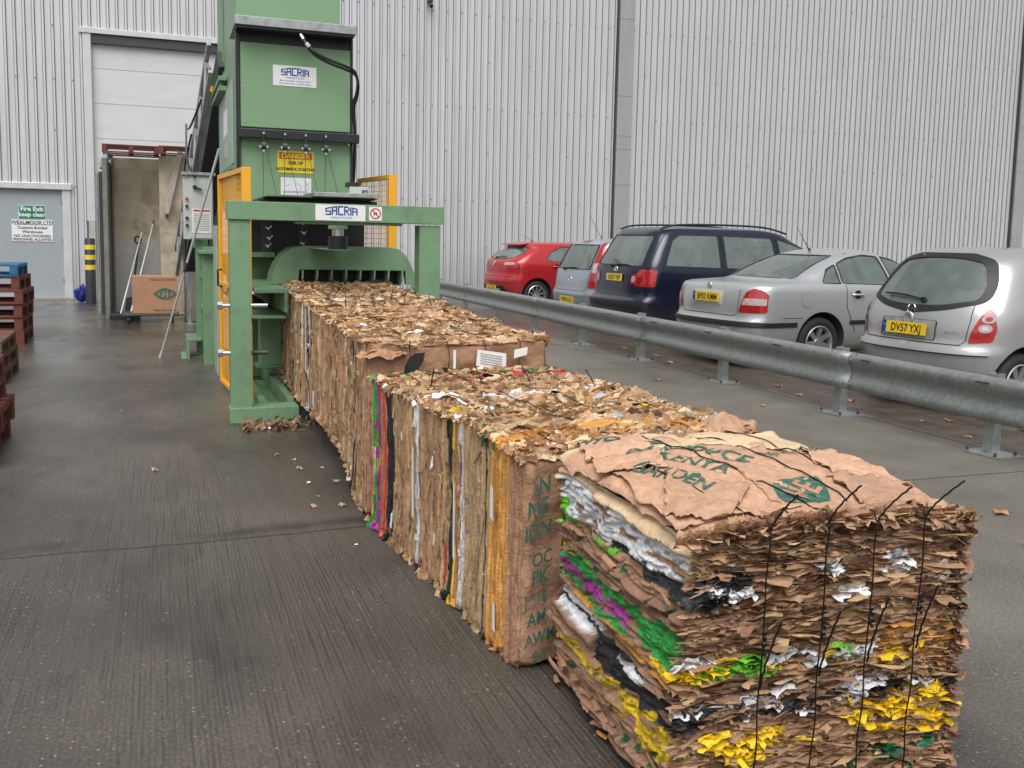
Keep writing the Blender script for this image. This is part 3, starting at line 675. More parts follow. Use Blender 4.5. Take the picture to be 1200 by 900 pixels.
    # ragged bottom edge and right/top edge fringe
    for xx_, nn_ in ((.01, int(L * 60)), (W - .01, int(L * 60))):
        y = g.uniform(0, L, nn_); zb = np.where(xx_ < .1, .02, Hh - .03) * np.ones(nn_); idx = np.clip(np.searchsorted(bd, y) - 1, 0, len(bd) - 2)
        col = lc[idx].copy()
        sgn = -1 if xx_ < .1 else 1
        nr = np.stack([sgn * np.ones(nn_) * g.uniform(.2, 1, nn_), g.normal(0, .4, nn_), (-.8 if xx_ < .1 else .6) * np.ones(nn_)], 1)
        parts.append(flakes(np.stack([xx_ + 0 * y, y, zb], 1), nr, np.stack([0 * y, g.normal(0, .3, nn_), np.ones(nn_)], 1), np.stack([.02 + .05 * g.random(nn_), .015 + .03 * g.random(nn_)], 1), g.normal(0, 1, nn_), col, seed + 62))
    return merge(parts)
def wire_tail(mb, p, dx, dy, dz, r=.0036):
    p = Vector(p); pts = []
    for i in range(15):
        t = i / 14; pts.append(p + Vector((dx * t ** 1.4, dy * t ** 1.4, dz * t)) + Vector((.0014 * math.sin(i * 2.3), .0014 * math.cos(i * 2.3), 0)))
    mb.tube(pts, r, 6)
def loop_wires(root, dims, xs, seed, zf=None, tails=()):
    """ties running lengthwise over the top and down the near end"""
    W, L, Hh = dims; g = random.Random(seed)
    for i, x in enumerate(xs):
        mb = MB(); pts = []; n = 40
        zt = lambda y: (zf(y) if zf else Hh)
        for k in range(n + 1):
            y = L - .02 - (L - .02) * k / n
            pts.append((x + .012 * math.sin(k * .37 + i) + g.uniform(-.003, .003), y, zt(y) + .012 + .006 * math.sin(k * .8 + i * 2)))
        pts.append((x, -.022, zt(0) - .01))
        for k in range(1, 12): pts.append((x + .01 * math.sin(k + i), -.022 - .003 * math.sin(k * 2), zt(0) - (zt(0) - .02) * k / 11))
        mb.tube(pts, .0024, 5)
        if i < len(tails):
            for (ty, dx, dy, dz) in tails[i]: wire_tail(mb, (x, ty, zt(ty) + .005), dx, dy, dz, .0034)
        mb.build('tie_wire', M['wire'], root, smooth=True)

# --- nearest bale: sheets lie flat, tied upright ---------------------
BX, BY, BW, BL, BH = 1.232, 2.06, .925, .93, .80
def top_z(x, y):      # x,y local to the bale
    u, v = np.clip(x / BW, 0, 1), np.clip(y / BL, 0, 1)
    return BH + .115 * np.clip(np.sin(np.pi * (u * .80 + .10)), 0, 1) ** .7 * np.clip(np.sin(np.pi * (v * .62 + .16)), 0, 1) ** .8 - .045 + .03 * v
def crease(x, y, seed=3):
    a = x * .8 + y * .55; b_ = y * .9 - x * .45
    r1 = 1 - np.abs(vnoise(a * 3.2, b_ * 1.2, 0, seed)) ; r2 = 1 - np.abs(vnoise(a * 8, b_ * 3, 4.2, seed + 1)); r3 = 1 - np.abs(vnoise(x * 15, y * 15, 1.2, seed + 2))
    return 1.25 * -.026 * (r1 ** 9) - .017 * r2 ** 9 - .006 * (1 - np.abs(vnoise(a * 17, b_ * 9, 7.2, seed + 6))) ** 6 + .003 * r3 + .012 * vnoise(x * 4, y * 4, 2.2, seed + 3) + .006 * vnoise(x * 9, y * 7, 5.2, seed + 4)
nb = thing('cardboard_bale', 'nearest cardboard bale, pink sheets on top, yellow and green wrap between its layers', 'bale', (BX, BY, 0), R(-1.5), 'cardboard bales')
def near_bale():
    seed = 77; dims = (BW, BL, BH); g = np.random.default_rng(seed); bd = [0.0]
    while bd[-1] < BH + .15: bd.append(bd[-1] + .008 + .036 * g.random() ** 1.8)
    bd = np.array(bd); nL = len(bd); lc = np.zeros((nL + 2, 4)); lc[:, :3] = np.array([C_['brown'], C_['fold'], (.34, .185, .115), (.28, .155, .10), (.38, .22, .13)])[g.integers(0, 5, nL + 2)] * g.uniform(.85, 1.12, (nL + 2, 1)); off = g.uniform(0, 1, nL + 2)
    def band_colour(x, y, z, idx, key):
        """colour by where in the stack and where along it: continuous from the left side round to the front"""
        col = lc[idx].copy(); s = np.where(key == 'left', BL - y, BL + x)      # distance along left side then front
        n1 = .012 * vnoise(s * 5, 3.3, 0, seed) + .008 * vnoise(s * 16, 8.1, 0, seed + 1)
        zz2 = z + n1; r = vnoise(s * 13, z * 40, 2, seed + 4); r2 = vnoise(s * 30, z * 60, 5, seed + 5)
        def put(m_, nm, k=1.0): col[m_] = rgba(nm, k)
        L_ = s < BL
        put(L_ & (zz2 > .725 - .03 * s), 'cream'); put(L_ & (zz2 > .785 - .02 * s), 'fold', 1.3)
        put(L_ & (s > .06) & (s < .86) & (zz2 > .610 + .03 * s) & (zz2 < .738 - .02 * s), 'white')
        put(L_ & (s > .45) & (zz2 > .600) & (zz2 < .635), 'black')
        put(L_ & (s < .10) & (zz2 > .575) & (zz2 < .665), 'lime'); put(L_ & (s < .5) & (zz2 > .59) & (zz2 < .612) & (r > -.1), 'lime', .9)
        put(L_ & (s < .95) & (zz2 > .452) & (zz2 < .515), 'green'); put(L_ & (s < .35) & (zz2 > .50) & (zz2 < .525) & (r > -.3), 'lime', .8)
        put(L_ & (s < .06) & (zz2 > .49) & (zz2 < .54), 'yellow')
        put(L_ & (s > .05) & (s < .68) & (zz2 > .405) & (zz2 < .462), 'purple', 1.3); put(L_ & (s > .62) & (zz2 > .395) & (zz2 < .47), 'green'); put(L_ & (s < .7) & (zz2 > .40) & (zz2 < .418), 'green', .8)
        put(L_ & (s > .2) & (zz2 > .365) & (zz2 < .400), 'orange', .85); put(L_ & (s > .7) & (zz2 > .385) & (zz2 < .402), 'yellow')
        put(L_ & (s < .42) & (zz2 > .305) & (zz2 < .372), 'white'); put(L_ & (s > .05) & (s < .4) & (zz2 > .325) & (zz2 < .338), 'black')
        put(L_ & (s > .38) & (zz2 > .225) & (zz2 < .34), 'black'); put(L_ & (s > .52) & (s < .80) & (zz2 > .30) & (zz2 < .325), 'white')
        put(L_ & (zz2 > .165 + .02 * s) & (zz2 < .235), 'yellow'); put(L_ & (s > .5) & (zz2 > .115) & (zz2 < .232), 'yellow'); put(L_ & (zz2 > .165) & (zz2 < .24) & (r2 > .55), 'brown')
        put(L_ & (s < .5) & (zz2 < .035) & (zz2 > .012), 'orange')
        put(L_ & (zz2 < .15) & (r2 > .52) & (s < .8), 'dgreen', .6); put(L_ & (zz2 > .50) & (zz2 < .66) & (r2 > .62), 'dgreen', .6)
        F_2 = ~L_; q = s - BL
        put(F_2 & (zz2 > .41) & (zz2 < .455) & (r > .32), 'white', .9); put(F_2 & (zz2 > .40) & (zz2 < .455) & (r < -.30) & (q < .55), 'lime', .7); put(F_2 & (zz2 > .39) & (zz2 < .44) & (r2 > .35), 'yellow')
        put(F_2 & (zz2 > .36) & (zz2 < .40) & (r2 > -.1) & ((q < .16) | (q > .62)), 'orange', .8); put(F_2 & (q > .6) & (zz2 > .38) & (zz2 < .50) & (r > .0), 'orange', .85)
        put(F_2 & (zz2 > .265) & (zz2 < .315) & (r > .18), 'black'); put(F_2 & (zz2 > .27) & (zz2 < .35) & (r2 > .58), 'white')
        put(F_2 & (zz2 > .16) & (zz2 < .235) & (r > .12) & (r2 > -.35) & ((q < .42) | (q > .5)), 'yellow')
        put(F_2 & (q > .55) & (zz2 > .21) & (zz2 < .30) & (r > -.05), 'yellow')
        put(F_2 & (zz2 > .60) & (zz2 < .70) & (r > .55), 'white'); put(F_2 & (zz2 > .60) & (zz2 < .68) & (q < .17) & (r < .15), 'black')
        put(F_2 & (zz2 < .14) & (r2 > .66), 'dgreen', .6)
        return col
    res = dict(left=(.0042, .0042), right=(.02, .012), front=(.0055, .0022), back=(.05, .05), top=(.0075, .0075), bottom=(.06, .06)); parts = []
    for P, d, key, F in box_grid(dims, .05, res):
        x, y, z = P.T; lean = np.clip((z / BH - .2), 0, 1) ** 2
        wl = z + .020 * vnoise(x * 3 + 1, y * 3.3, z * 3, seed) + .009 * vnoise(x * 8, y * 8, z * 9, seed + 1) + .004 * vnoise(x * 20, y * 20, z * 25, seed + 2)
        idx = np.clip(np.searchsorted(bd, wl) - 1, 0, nL - 2); t = bd[idx + 1] - bd[idx]; f = np.clip((wl - bd[idx]) / t, 0, 1); bul = np.sqrt(np.clip(1 - (2 * f - 1) ** 2, 0, 1)); k = idx * 3.71
        s = np.where(key == 'left', y, x + 5)
        # folded ends: each fold is a pillow that starts and stops along the sheet
        seg = vnoise(s * 6, k, 0, seed + 2)
        dep = .026 * off[idx] ** 1.3 + (1 - bul) * np.minimum(t * 1.1, .028) + .022 * np.clip(seg - .05, 0, .3) / .3 + .012 * (1 - np.abs(vnoise(s * 7, k, 1.7, seed + 3))) ** 4 + .012 * fbm(s * 4, z * 4, 0, seed + 5)
        col = band_colour(x, y, z, idx, key); isf = col[:, 3] > .2
        filmw = .020 * (1 - np.abs(vnoise(s * 9, z * 24 + s * 9, 3, seed + 6))) ** 3 + .008 * (1 - np.abs(vnoise(s * 22 + z * 10, z * 50, 6, seed + 7))) ** 3 + .008 * vnoise(s * 12, z * 20, 1, seed + 16)
        dep = np.where(isf, .012 + filmw + .4 * dep, dep)
        col[:, :3] *= (1 + .14 * vnoise(s * 7, k, 2, seed + 9) + .08 * vnoise(s * 40, z * 80, 2, seed + 8))[:, None]
        pr_ = vnoise(s * 34, z * 90, 4, seed + 30); pz = isf & (pr_ > .50); col[pz, :3] *= .45;
        pz = isf & (vnoise(s * 10, z * 30, 8, seed + 31) > .55); col[pz] = lc[idx[pz]]
        if key == 'front':
            ph_ = wl * 95 + .9 * vnoise(x * 5, z * 30, 2, seed + 40) + .35 * vnoise(x * 18, z * 60, 3, seed + 41); fi = np.floor(ph_); ff_ = ph_ - fi
            dep = dep * .55 + .012 * (.5 + .5 * vnoise(x * 7, fi * 3.3, 0, seed + 42)) + .007 * (1 - np.sqrt(np.clip(1 - (2 * ff_ - 1) ** 2, 0, 1))) + .004 * vnoise(x * 60, fi * 2.1, 1, seed + 43) + .012 * np.clip(vnoise(x * 9, fi * 1.7, 5, seed + 44) - .45, 0, 1)
            kk = (fi.astype(int) * 7) % len(KRAFT); nf_ = ~isf; col[nf_, :3] = .45 * col[nf_, :3] + .55 * KRAFT[kk[nf_]] * (1 + .15 * vnoise(x * 10, fi * 1.3, 7, seed + 45))[nf_, None]
        if key == 'top':
            inner = np.clip(np.minimum(np.minimum(x, BW - x), np.minimum(y, BL - y)) / .05, 0, 1)
            dep = dep * (1 - inner) * .3
            col = np.tile(rgba('pink', 1.0), (len(P), 1))
            sh = vnoise(x * 2.2 + 4, y * 3.1, 1, seed + 20) + (y / BL - .62) * 2.0 + (x - .3) * .3
            col[sh > .25] = rgba('cream', 1.02)
            sh2 = y - (.30 + .35 * x) + .05 * vnoise(x * 5, y * 5, 0, 9); m2 = (sh2 < 0) & (x < .5) & (sh2 > -.05)
            col[:, :3] *= (1 + .07 * vnoise(x * 3, y * 3, 0, seed + 21) + .04 * vnoise(x * 30, y * 30, 0, seed + 22))[:, None]
        V = P - d * dep[:, None]
        # dome the top, drop the shoulders and splay the corners
        w_ = np.clip(V[:, 2] / BH, 0, 1) ** 3
        lift = (top_z(V[:, 0], V[:, 1]) - BH) * w_
        if key == 'top':
            lift = lift + crease(V[:, 0], V[:, 1])
            st = (sh > .25) * .006; lift = lift + st
        V[:, 2] += lift; V[:, 0] += .045 * w_ * np.where(V[:, 1] < BL * .5, (1 - V[:, 1] / (BL * .5)), 0) * (1 - V[:, 0] / BW) * 1.6 + .02 * w_ * (V[:, 0] / BW)
        parts.append((V, F, col))
    # torn ends: the front is a mass of ragged edges
    n = 8200; x = g.uniform(.02, BW - .005, n); z = g.uniform(.0, BH + .04, n); zt = top_z(x, 0 * x) + .0; z = np.minimum(z, zt); y = np.full(n, .012)
    idx = np.clip(np.searchsorted(bd, z) - 1, 0, nL - 2); col = band_colour(x, y, z, idx, 'front')
    kr = col[:, 3] < .2; m_ = kr & (g.random(n) < .45); col[m_, :3] = KRAFT[g.integers(0, len(KRAFT), m_.sum())] * g.uniform(.85, 1.3, (m_.sum(), 1)); col[:, :3] *= g.uniform(.78, 1.2, (n, 1))
    cm = kr & (g.random(n) < .07); col[cm] = rgba('khaki', 1.0)
    root = np.stack([x + .045 * np.clip(z / BH, 0, 1) ** 3 * (1 - x / BW) * 1.6, y, z], 1); nr = np.stack([g.normal(0, .25, n), -np.ones(n), g.normal(0, .5, n)], 1); dr = np.stack([np.ones(n), g.normal(0, .2, n), g.normal(0, .13, n)], 1)
    size = np.stack([.010 + .09 * g.random(n) ** 3, .006 + .018 * g.random(n) ** 2], 1); film = col[:, 3] > .2; size[film] *= 1.3
    big = g.random(n) < .02; size[big] *= [1.2, 2.2]
    lg = (g.random(n) < .20) & ~film; sh_ = ~lg & ~film & (g.random(n) < .20)
    parts.append(flakes(root[sh_], nr[sh_], dr[sh_], size[sh_], g.normal(.3, 1.1, sh_.sum()), col[sh_], seed + 60, nu=5, nv=3, jit=.14))
    nl = lg.sum(); sl2 = np.stack([.05 + .22 * g.random(nl) ** 1.5, .009 + .012 * g.random(nl)], 1); sl2[:, 0] = np.minimum(sl2[:, 0], 2 * np.minimum(x[lg], BW - x[lg]) + .03)
    parts.append(flakes(root[lg], nr[lg] * [1, 1, .6], dr[lg] * [1, .5, .45], sl2, g.normal(.2, .8, nl), col[lg], seed + 67, nu=10, nv=3, jit=.30, wavy=.004))
    ff = film & (g.random(n) < .45); nl = ff.sum(); sl3 = np.stack([.03 + .08 * g.random(nl), .012 + .026 * g.random(nl)], 1)
    parts.append(flakes(root[ff], nr[ff], dr[ff], sl3, g.normal(.2, 1.0, nl), col[ff], seed + 68, nu=7, nv=5, jit=.14, wavy=.006))
    # ragged right-hand edge
    n = 900; z = g.uniform(.0, BH, n); y = g.uniform(0, BL, n) ** 1.5; x = np.full(n, BW + .005)
    idx = np.clip(np.searchsorted(bd, z) - 1, 0, nL - 2); col = lc[idx].copy(); col[:, :3] *= g.uniform(.8, 1.25, (n, 1))
    parts.append(flakes(np.stack([x, y, z], 1), np.stack([np.ones(n), g.normal(-.3, .4, n), g.normal(0, .4, n)], 1), np.stack([g.normal(0, .2, n), np.ones(n), g.normal(0, .2, n)], 1), np.stack([.02 + .06 * g.random(n), .012 + .028 * g.random(n)], 1), g.normal(0, 1.3, n), col, seed + 63))
    # left side: long folded tongues, running with the layers
    n = 110; z = g.uniform(.02, BH - .10, n); y = g.uniform(0.02, BL - .05, n); x = np.full(n, .014)
    idx = np.clip(np.searchsorted(bd, z) - 1, 0, nL - 2); col = band_colour(x, y, z, idx, 'left'); col[:, :3] *= g.uniform(.85, 1.2, (n, 1)); x = np.where(col[:, 3] > .2, .2, x)
    sx = .045 * np.clip(z / BH, 0, 1) ** 3 * np.where(y < BL * .5, (1 - y / (BL * .5)), 0) * 1.6
    parts.append(flakes(np.stack([x + sx, y, z], 1), np.stack([-np.ones(n), g.normal(0, .15, n), g.normal(.15, .5, n)], 1), np.stack([0 * x, np.ones(n), g.normal(0, .10, n)], 1), np.stack([.06 + .14 * g.random(n) ** 1.7, .012 + .016 * g.random(n)], 1), g.normal(1.0, .8, n), col, seed + 64, nu=6, jit=.08))
    # ragged lip round the top sheets
    n = 420; x = g.uniform(.02, BW + .02, n); y = np.full(n, .01); z = top_z(x, y) - .012
    col = np.tile(rgba('pink', .9), (n, 1)); m_ = g.random(n) < .5; col[m_, :3] = KRAFT[g.integers(0, len(KRAFT), m_.sum())]; col[:, :3] *= g.uniform(.8, 1.2, (n, 1))
    parts.append(flakes(np.stack([x, y, z], 1), np.stack([g.normal(0, .3, n), -np.ones(n), g.normal(.5, .4, n)], 1), np.stack([np.ones(n), g.normal(0, .2, n), g.normal(0, .15, n)], 1), np.stack([.02 + .07 * g.random(n), .015 + .035 * g.random(n)], 1), g.normal(.5, 1.2, n), col, seed + 65))
    V, F, Cc = merge(parts); mesh_np('pressed_cardboard', V, F, Cc, M['bale'], nb)
near_bale()
def on_top(v, ox, oy, ang, lift=.004):
    c, s = math.cos(ang), math.sin(ang); x = ox + v.x * c - v.y * s; y = oy + v.x * s + v.y * c
    w_ = 1.0; xs = x + .045 * w_ * (max(0, 1 - y / (BL * .5))) * (1 - x / BW) * 1.6 + .02 * x / BW
    return (xs, y, float(top_z(np.array(x), np.array(y))) + float(crease(np.array(x), np.array(y))) + lift)
# overlapping top sheets with a lifted, wavy edge
def top_sheet(poly, colname, k, lift, seed, name='top_sheet'):
    (x0, y0), (x1, y1), (x2, y2), (x3, y3) = poly; n, m = 60, 40; V = []; Cc = []
    for i in range(n + 1):
        for j in range(m + 1):
            u, v = i / n, j / m
            x = (x0 * (1 - u) + x1 * u) * (1 - v) + (x3 * (1 - u) + x2 * u) * v; y = (y0 * (1 - u) + y1 * u) * (1 - v) + (y3 * (1 - u) + y2 * u) * v
            e = min(u, 1 - u, v, 1 - v); wob = (.014 * float(vnoise(u * 9, v * 9, 1, seed)) + .006 * float(vnoise(u * 30, v * 30, 2, seed))) * max(0, 1 - e * 8)
            x += wob; y += wob * .7
            lf = lift + .010 * max(0, float(vnoise(u * 5, v * 5, 3, seed + 1))) + .012 * max(0, 1 - e * 14) * max(0, float(vnoise(u * 7, v * 7, 5, seed + 2)))
            p = on_top(Vector((x, y, 0)), 0, 0, 0, lf); V.append(p); c = rgba(colname, k * (1 + .07 * float(vnoise(x * 9, y * 9, 0, seed)))); Cc.append(c)
    V = np.array(V); i, j = np.meshgrid(np.arange(n), np.arange(m), indexing='ij'); q = (i * (m + 1) + j).ravel(); F = np.stack([q, q + m + 1, q + m + 2, q + 1], 1)
    o = mesh_np(name, V, F, np.array(Cc), M['bale'], nb); sm = o.modifiers.new('s', 'SOLIDIFY'); sm.thickness = .003; sm.offset = 1; return o
top_sheet([(-.01, .10), (.33, .03), (.62, .60), (.12, .88)], 'pink', 1.0, .004, 5)
top_sheet([(.30, .02), (.86, -.01), (.89, .42), (.36, .50)], 'pink', .93, .006, 9)
top_sheet([(.12, .80), (.50, .52), (.90, .60), (.88, .93)], 'cream', 1.0, .005, 13)
top_sheet([(.56, .03), (.80, .00), (.84, .20), (.60, .24)], 'pink', .82, .014, 17)
top_sheet([(.02, .55), (.18, .42), (.30, .86), (.10, .92)], 'pink', 1.06, .013, 23)
top_sheet([(.62, .22), (.90, .18), (.90, .60), (.74, .56)], 'pink', 1.08, .010, 29)
top_sheet([(-.01, .16), (.10, .04), (.30, .20), (.16, .40)], 'pink', .9, .012, 31)
def surf_bvh(root):
    V, P = [], []
    for o in root.children:
        if o.type != 'MESH' or not (o.name.startswith('pressed') or o.name.startswith('top_sheet')): continue
        n_ = len(V); V += [v.co.copy() for v in o.data.vertices]; P += [tuple(i + n_ for i in p.vertices) for p in o.data.polygons]
    return BVHTree.FromPolygons(V, P)
NBV = surf_bvh(nb)
def stick(v, ox, oy, ang, lift=.004):
    c, s = math.cos(ang), math.sin(ang); x = ox + v.x * c - v.y * s; y = oy + v.x * s + v.y * c
    h = NBV.ray_cast(Vector((x, y, 2)), Vector((0, 0, -1)))[0]
    return (x, y, (h.z if h else .8) + lift)
for (st, x, y, a, sz) in (('PRODUCE', .34, .54, -62, .085), ('OF KENYA', .24, .50, -62, .085), ('MITO', .12, .84, -50, .08), ('FRESH VEGETABLES', .69, .50, 26, .045), ('GARDEN', .15, .36, -66, .075)):
    text_mesh([(st, 0, 0, sz)], M['print_green'], 'printed_lettering', nb, .02, .95, None, lambda v, x=x, y=y, a=a: stick(v, x, y, R(a), .006))
# green diamond logo with the reversed-out letters on the near edge of the top
def logo():
    mb = MB(); n = 28; V = []; ring = []
    cx, cy = .47, .15
    VV = []
    for q in (1, .75, .5, .25):
        for i in range(n):
            t = 2 * math.pi * i / n; r = q / (abs(math.cos(t)) ** 1.25 + abs(math.sin(t)) ** 1.25) ** .8
            VV.append(stick(Vector((.125 * r * math.cos(t), .085 * r * math.sin(t), 0)), cx, cy, R(35), .005))
    VV.append(stick(Vector((0, 0, 0)), cx, cy, 0, .005))
    mb.add(VV, [(r_ * n + i, r_ * n + (i + 1) % n, (r_ + 1) * n + (i + 1) % n, (r_ + 1) * n + i) for r_ in range(3) for i in range(n)] + [(3 * n + i, 3 * n + (i + 1) % n, 4 * n) for i in range(n)]); o = mb.build('printed_logo', M['print_green'], nb)
    text_mesh([('HE', 0, -.04, .11)], M['carton'], 'logo_letters', o, .02, .9, None, lambda v: stick(v, cx, cy, R(35), .0075))
logo()
# ties over the top and down the torn front
fx = [.188, .383, .548, .723]
for i, x in enumerate(fx):
    mb = MB(); pts = []
    for k in range(25):
        y = BL - .03 - (BL - .03) * k / 24; xx0 = x - .10 * (y / BL) ; p = on_top(Vector((xx0, y, 0)), 0, 0, 0, .016 - .004 * abs(math.sin(k * .9))); pts.append(p)
    zt = pts[-1][2]; x1 = pts[-1][0]
    pts[-1] = (x1, -.012, zt + .01)
    for k in range(1, 22):
        t = k / 21; pts.append((x1 + (-.018 - .004 * i) * t + .0015 * math.sin(k * 1.3 + i), -.030 - .003 * math.sin(k * .9 + i), (zt - .0) * (1 - t) + .015))
    mb.tube(pts, .0023, 6)
    wire_tail(mb, (x1, -.028, zt - .02), .055 + .012 * i, -.035, .105, .0031)
    zz3 = [.55, .56, .58, .60][i]; wire_tail(mb, (x1 - .012, -.036, zz3 - .17), .035, -.03, .19, .0031)
    # knot
    mb.tube([(x1 - .004 + .004 * math.cos(k * 1.3), -.034 + .004 * math.sin(k * 1.3), zz3 - .02 - k * .0035) for k in range(16)], .0036, 5)
    mb.build('tie_wire', M['wire'], nb, smooth=True)

# --- second bale ------------------------------------------------------
def sheet_label(root, pts, material, name):      # small flat label, corners given, slightly creased
    mb = MB(); mb.add(pts, [(0, 1, 2, 3)]); return mb.build(name, material, root)
L2 = 1.93; d2 = (1.09, L2, .805); y0 = 3.05
b2 = thing('cardboard_bale', 'second cardboard bale with orange wrap and printed brown folds at its near end', 'bale', (1.175, y0, 0), R(4.1), 'cardboard bales')
ly = lambda y: y - y0
paint2 = [(0, .12, 'fold', 1), (.12, .28, 'orange', .9), (.28, .62, 'khaki', .75), (.60, .62, 'blue', .6), (.675, .70, 'yellow', .5), (.70, .745, 'black', .9), (.585, .61, 'white', .9), (.62, .66, 'orange', .5),
          (.745, .95, 'khaki', .3), (1.12, 1.17, 'white', .95), (1.55, 1.63, 'black', .8), (1.63, 1.72, 'red', .7), (1.74, 1.80, 'purple', .95), (1.80, 1.87, 'green', .95)]
V, F, Cc = upright_bale(d2, 201, paint2, 8000, 'fold', 1.06, .0042)
# the near printed folds: brown, folded double
m_ = (V[:, 1] < .11) & (V[:, 0] < .2); 
fr_ = np.clip(1 - V[:, 1] / .08, 0, 1); V[:, 1] -= fr_ * (.020 * (1 - np.abs(vnoise(V[:, 0] * 14, V[:, 2] * 2.2, 3, 35))) ** 2 - .012 * (1 - np.abs(vnoise(V[:, 0] * 9, V[:, 2] * 9, 3, 36))) ** 5)
V[:, 2] += .018 * vnoise(V[:, 0] * 3, V[:, 1] * 3, 0, 31) * np.clip(V[:, 2] / .8, 0, 1)
mesh_np('pressed_cardboard', V, F, Cc, M['bale'], b2)
loop_wires(b2, d2, [.17, .42, .67, .92], 3, None, [[(1.42, .0, -.04, .10)], [(1.36, -.02, .05, .10)], [(1.33, -.03, .06, .11)], [(1.1, -.03, .06, .10)]])
# printing on the near fold, stood on end
for st, z, sz in (('IN', .66, .085), ('NE', .58, .085), ('IDN', .50, .08), ('OC', .40, .07), ('PK', .33, .075), ('JAN', .25, .07), ('AM', .18, .07), ('AWM', .11, .065), ('IZI', .04, .06)):
    text_mesh([(st, 0, 0, sz)], M['print_green'], 'printed_lettering', b2, .02, .75, None, lambda v, z=z: (.070 + v.x + .012 * math.sin(z * 20), -.024, z + v.y + v.x * .25))
# big rumpled brown sheet at the top near end and the flap on the far right
def rumple(name, root, c, size, colname, k, seed, rot=0):
    n = 26; V = []; Cc = []
    for i in range(n + 1):
        for j in range(n + 1):
            u, v = i / n - .5, j / n - .5; e = max(abs(u), abs(v)) * 2
            a = u * size[0]; b_ = v * size[1]; zc = size[2] * (1 - e ** 2.2) + .25 * size[2] * float(fbm(u * 4, v * 4, 0, seed, 3)) - .35 * size[2] * (1 - abs(float(vnoise(u * 6, v * 3, 2, seed + 3)))) ** 5
            a += .02 * float(vnoise(u * 6, v * 6, 5, seed)); b_ += .02 * float(vnoise(u * 6, v * 6, 9, seed))
            V.append((c[0] + a * math.cos(rot) - b_ * math.sin(rot), c[1] + a * math.sin(rot) + b_ * math.cos(rot), c[2] + zc)); Cc.append(rgba(colname, k * (1 + .1 * float(vnoise(u * 9, v * 9, 0, seed)))))
    i, j = np.meshgrid(np.arange(n), np.arange(n), indexing='ij'); q = (i * (n + 1) + j).ravel(); F = np.stack([q, q + n + 1, q + n + 2, q + 1], 1)
    o = mesh_np(name, np.array(V), F, np.array(Cc), M['bale'], root); return o
rumple('loose_sheet', b2, (.98, .17, .79), (.30, .22, .07), 'pink', .85, 8, .5)
rumple('loose_sheet', b2, (.16, .36, .80), (.30, .22, .03), 'khaki', 1.1, 12, .2)
rumple('loose_sheet', b2, (.50, .30, .80), (.34, .12, .03), 'orange', 1.0, 14, -.1)
for (x, y, z, h, wd) in ((-.012, 1.13, .25, .34, .03), (-.012, .60, .22, .33, .022), (-.014, .20, .50, .14, .035), (-.012, .17, .08, .12, .03), (-.012, 1.30, .58, .05, .03)):
    sheet_label(b2, [(x, y, z), (x, y + wd, z + .01), (x - .003, y + wd * .8, z + h), (x - .003, y + .002, z + h - .01)], M['label_white'], 'paper_strip')

# --- third bale -------------------------------------------------------
L3 = 2.12; d3 = (1.07, L3, .97)
b3 = thing('cardboard_bale', 'third cardboard bale with folded boxes, labels and black tape on its near end', 'bale', (1.04, 5.09, 0), R(-1.0), 'cardboard bales')
paint3 = [(0, .10, 'fold', .9), (.32, .42, 'black', .25), (.55, .60, 'khaki', .6)]
V, F, Cc = upright_bale(d3, 303, paint3, 7000, 'fold', 1.04, .005)
zb = .20 * np.clip((V[:, 1] - .25) / .7, 0, 1) ** .7; tt = V[:, 2] / .97; V[:, 2] = zb + tt * (.965 + .03 * V[:, 1] / L3 - zb)
V[:, 2] += .02 * vnoise(V[:, 0] * 3, V[:, 1] * 3, 0, 32) * tt
mesh_np('pressed_cardboard', V, F, Cc, M['bale'], b3)
loop_wires(b3, d3, [.24, .46, .68, .89], 4, lambda y: .965 + .014 * y, [[(2.10, .0, -.02, .10)], [(2.08, -.02, .02, .11)], [(2.06, .02, .03, .10)], [(2.0, -.03, .0, .10)]])
def front_patch(root, pts, material, name, y=-.032): MB().add([(x, y - .002 * i, z) for i, (x, z) in enumerate(pts)], [tuple(range(len(pts)))]).build(name, material, root)
front_patch(b3, [(.215, .84), (.235, .885), (.27, .91), (.325, .915), (.315, .87), (.29, .83), (.265, .77), (.24, .73), (.20, .72), (.20, .78)], M['black_ink'], 'black_print')
front_patch(b3, [(.42, .83), (.50, .82), (.60, .76), (.57, .73), (.49, .74)], M['black_ink'], 'black_print', -.03)
lab = MB().add([(.62, -.038, .835), (.80, -.036, .80), (.80, -.034, .90), (.63, -.034, .925)], [(0, 1, 2, 3)]).build('delivery_label', M['label_white'], b3)
MB().add([(.622, -.0400, .80), (.70, -.0398, .79), (.70, -.0398, .815), (.622, -.0400, .832)], [(0, 1, 2, 3)]).build('red_stripe', M['tape_red'], lab)
q = MB()
for k in range(5): q.bar((.645, -.0392, .905 - k * .014), (.775, -.0385, .880 - k * .014), .003, .0006, (0, 1, 0))
q.build('small_print', M['concrete_grey'], lab)
MB().add([(.845, -.036, .87), (.925, -.034, .89), (.93, -.033, .935), (.85, -.034, .92)], [(0, 1, 2, 3)]).build('paper_label', M['label_white'], b3)
MB().box(.488, -.036, .82, .503, -.033, .925).build('paper_label', M['label_white'], b3)
rumple('loose_sheet', b3, (.10, .02, .90), (.26, .12, .05), 'fold', 1.2, 21, .2)

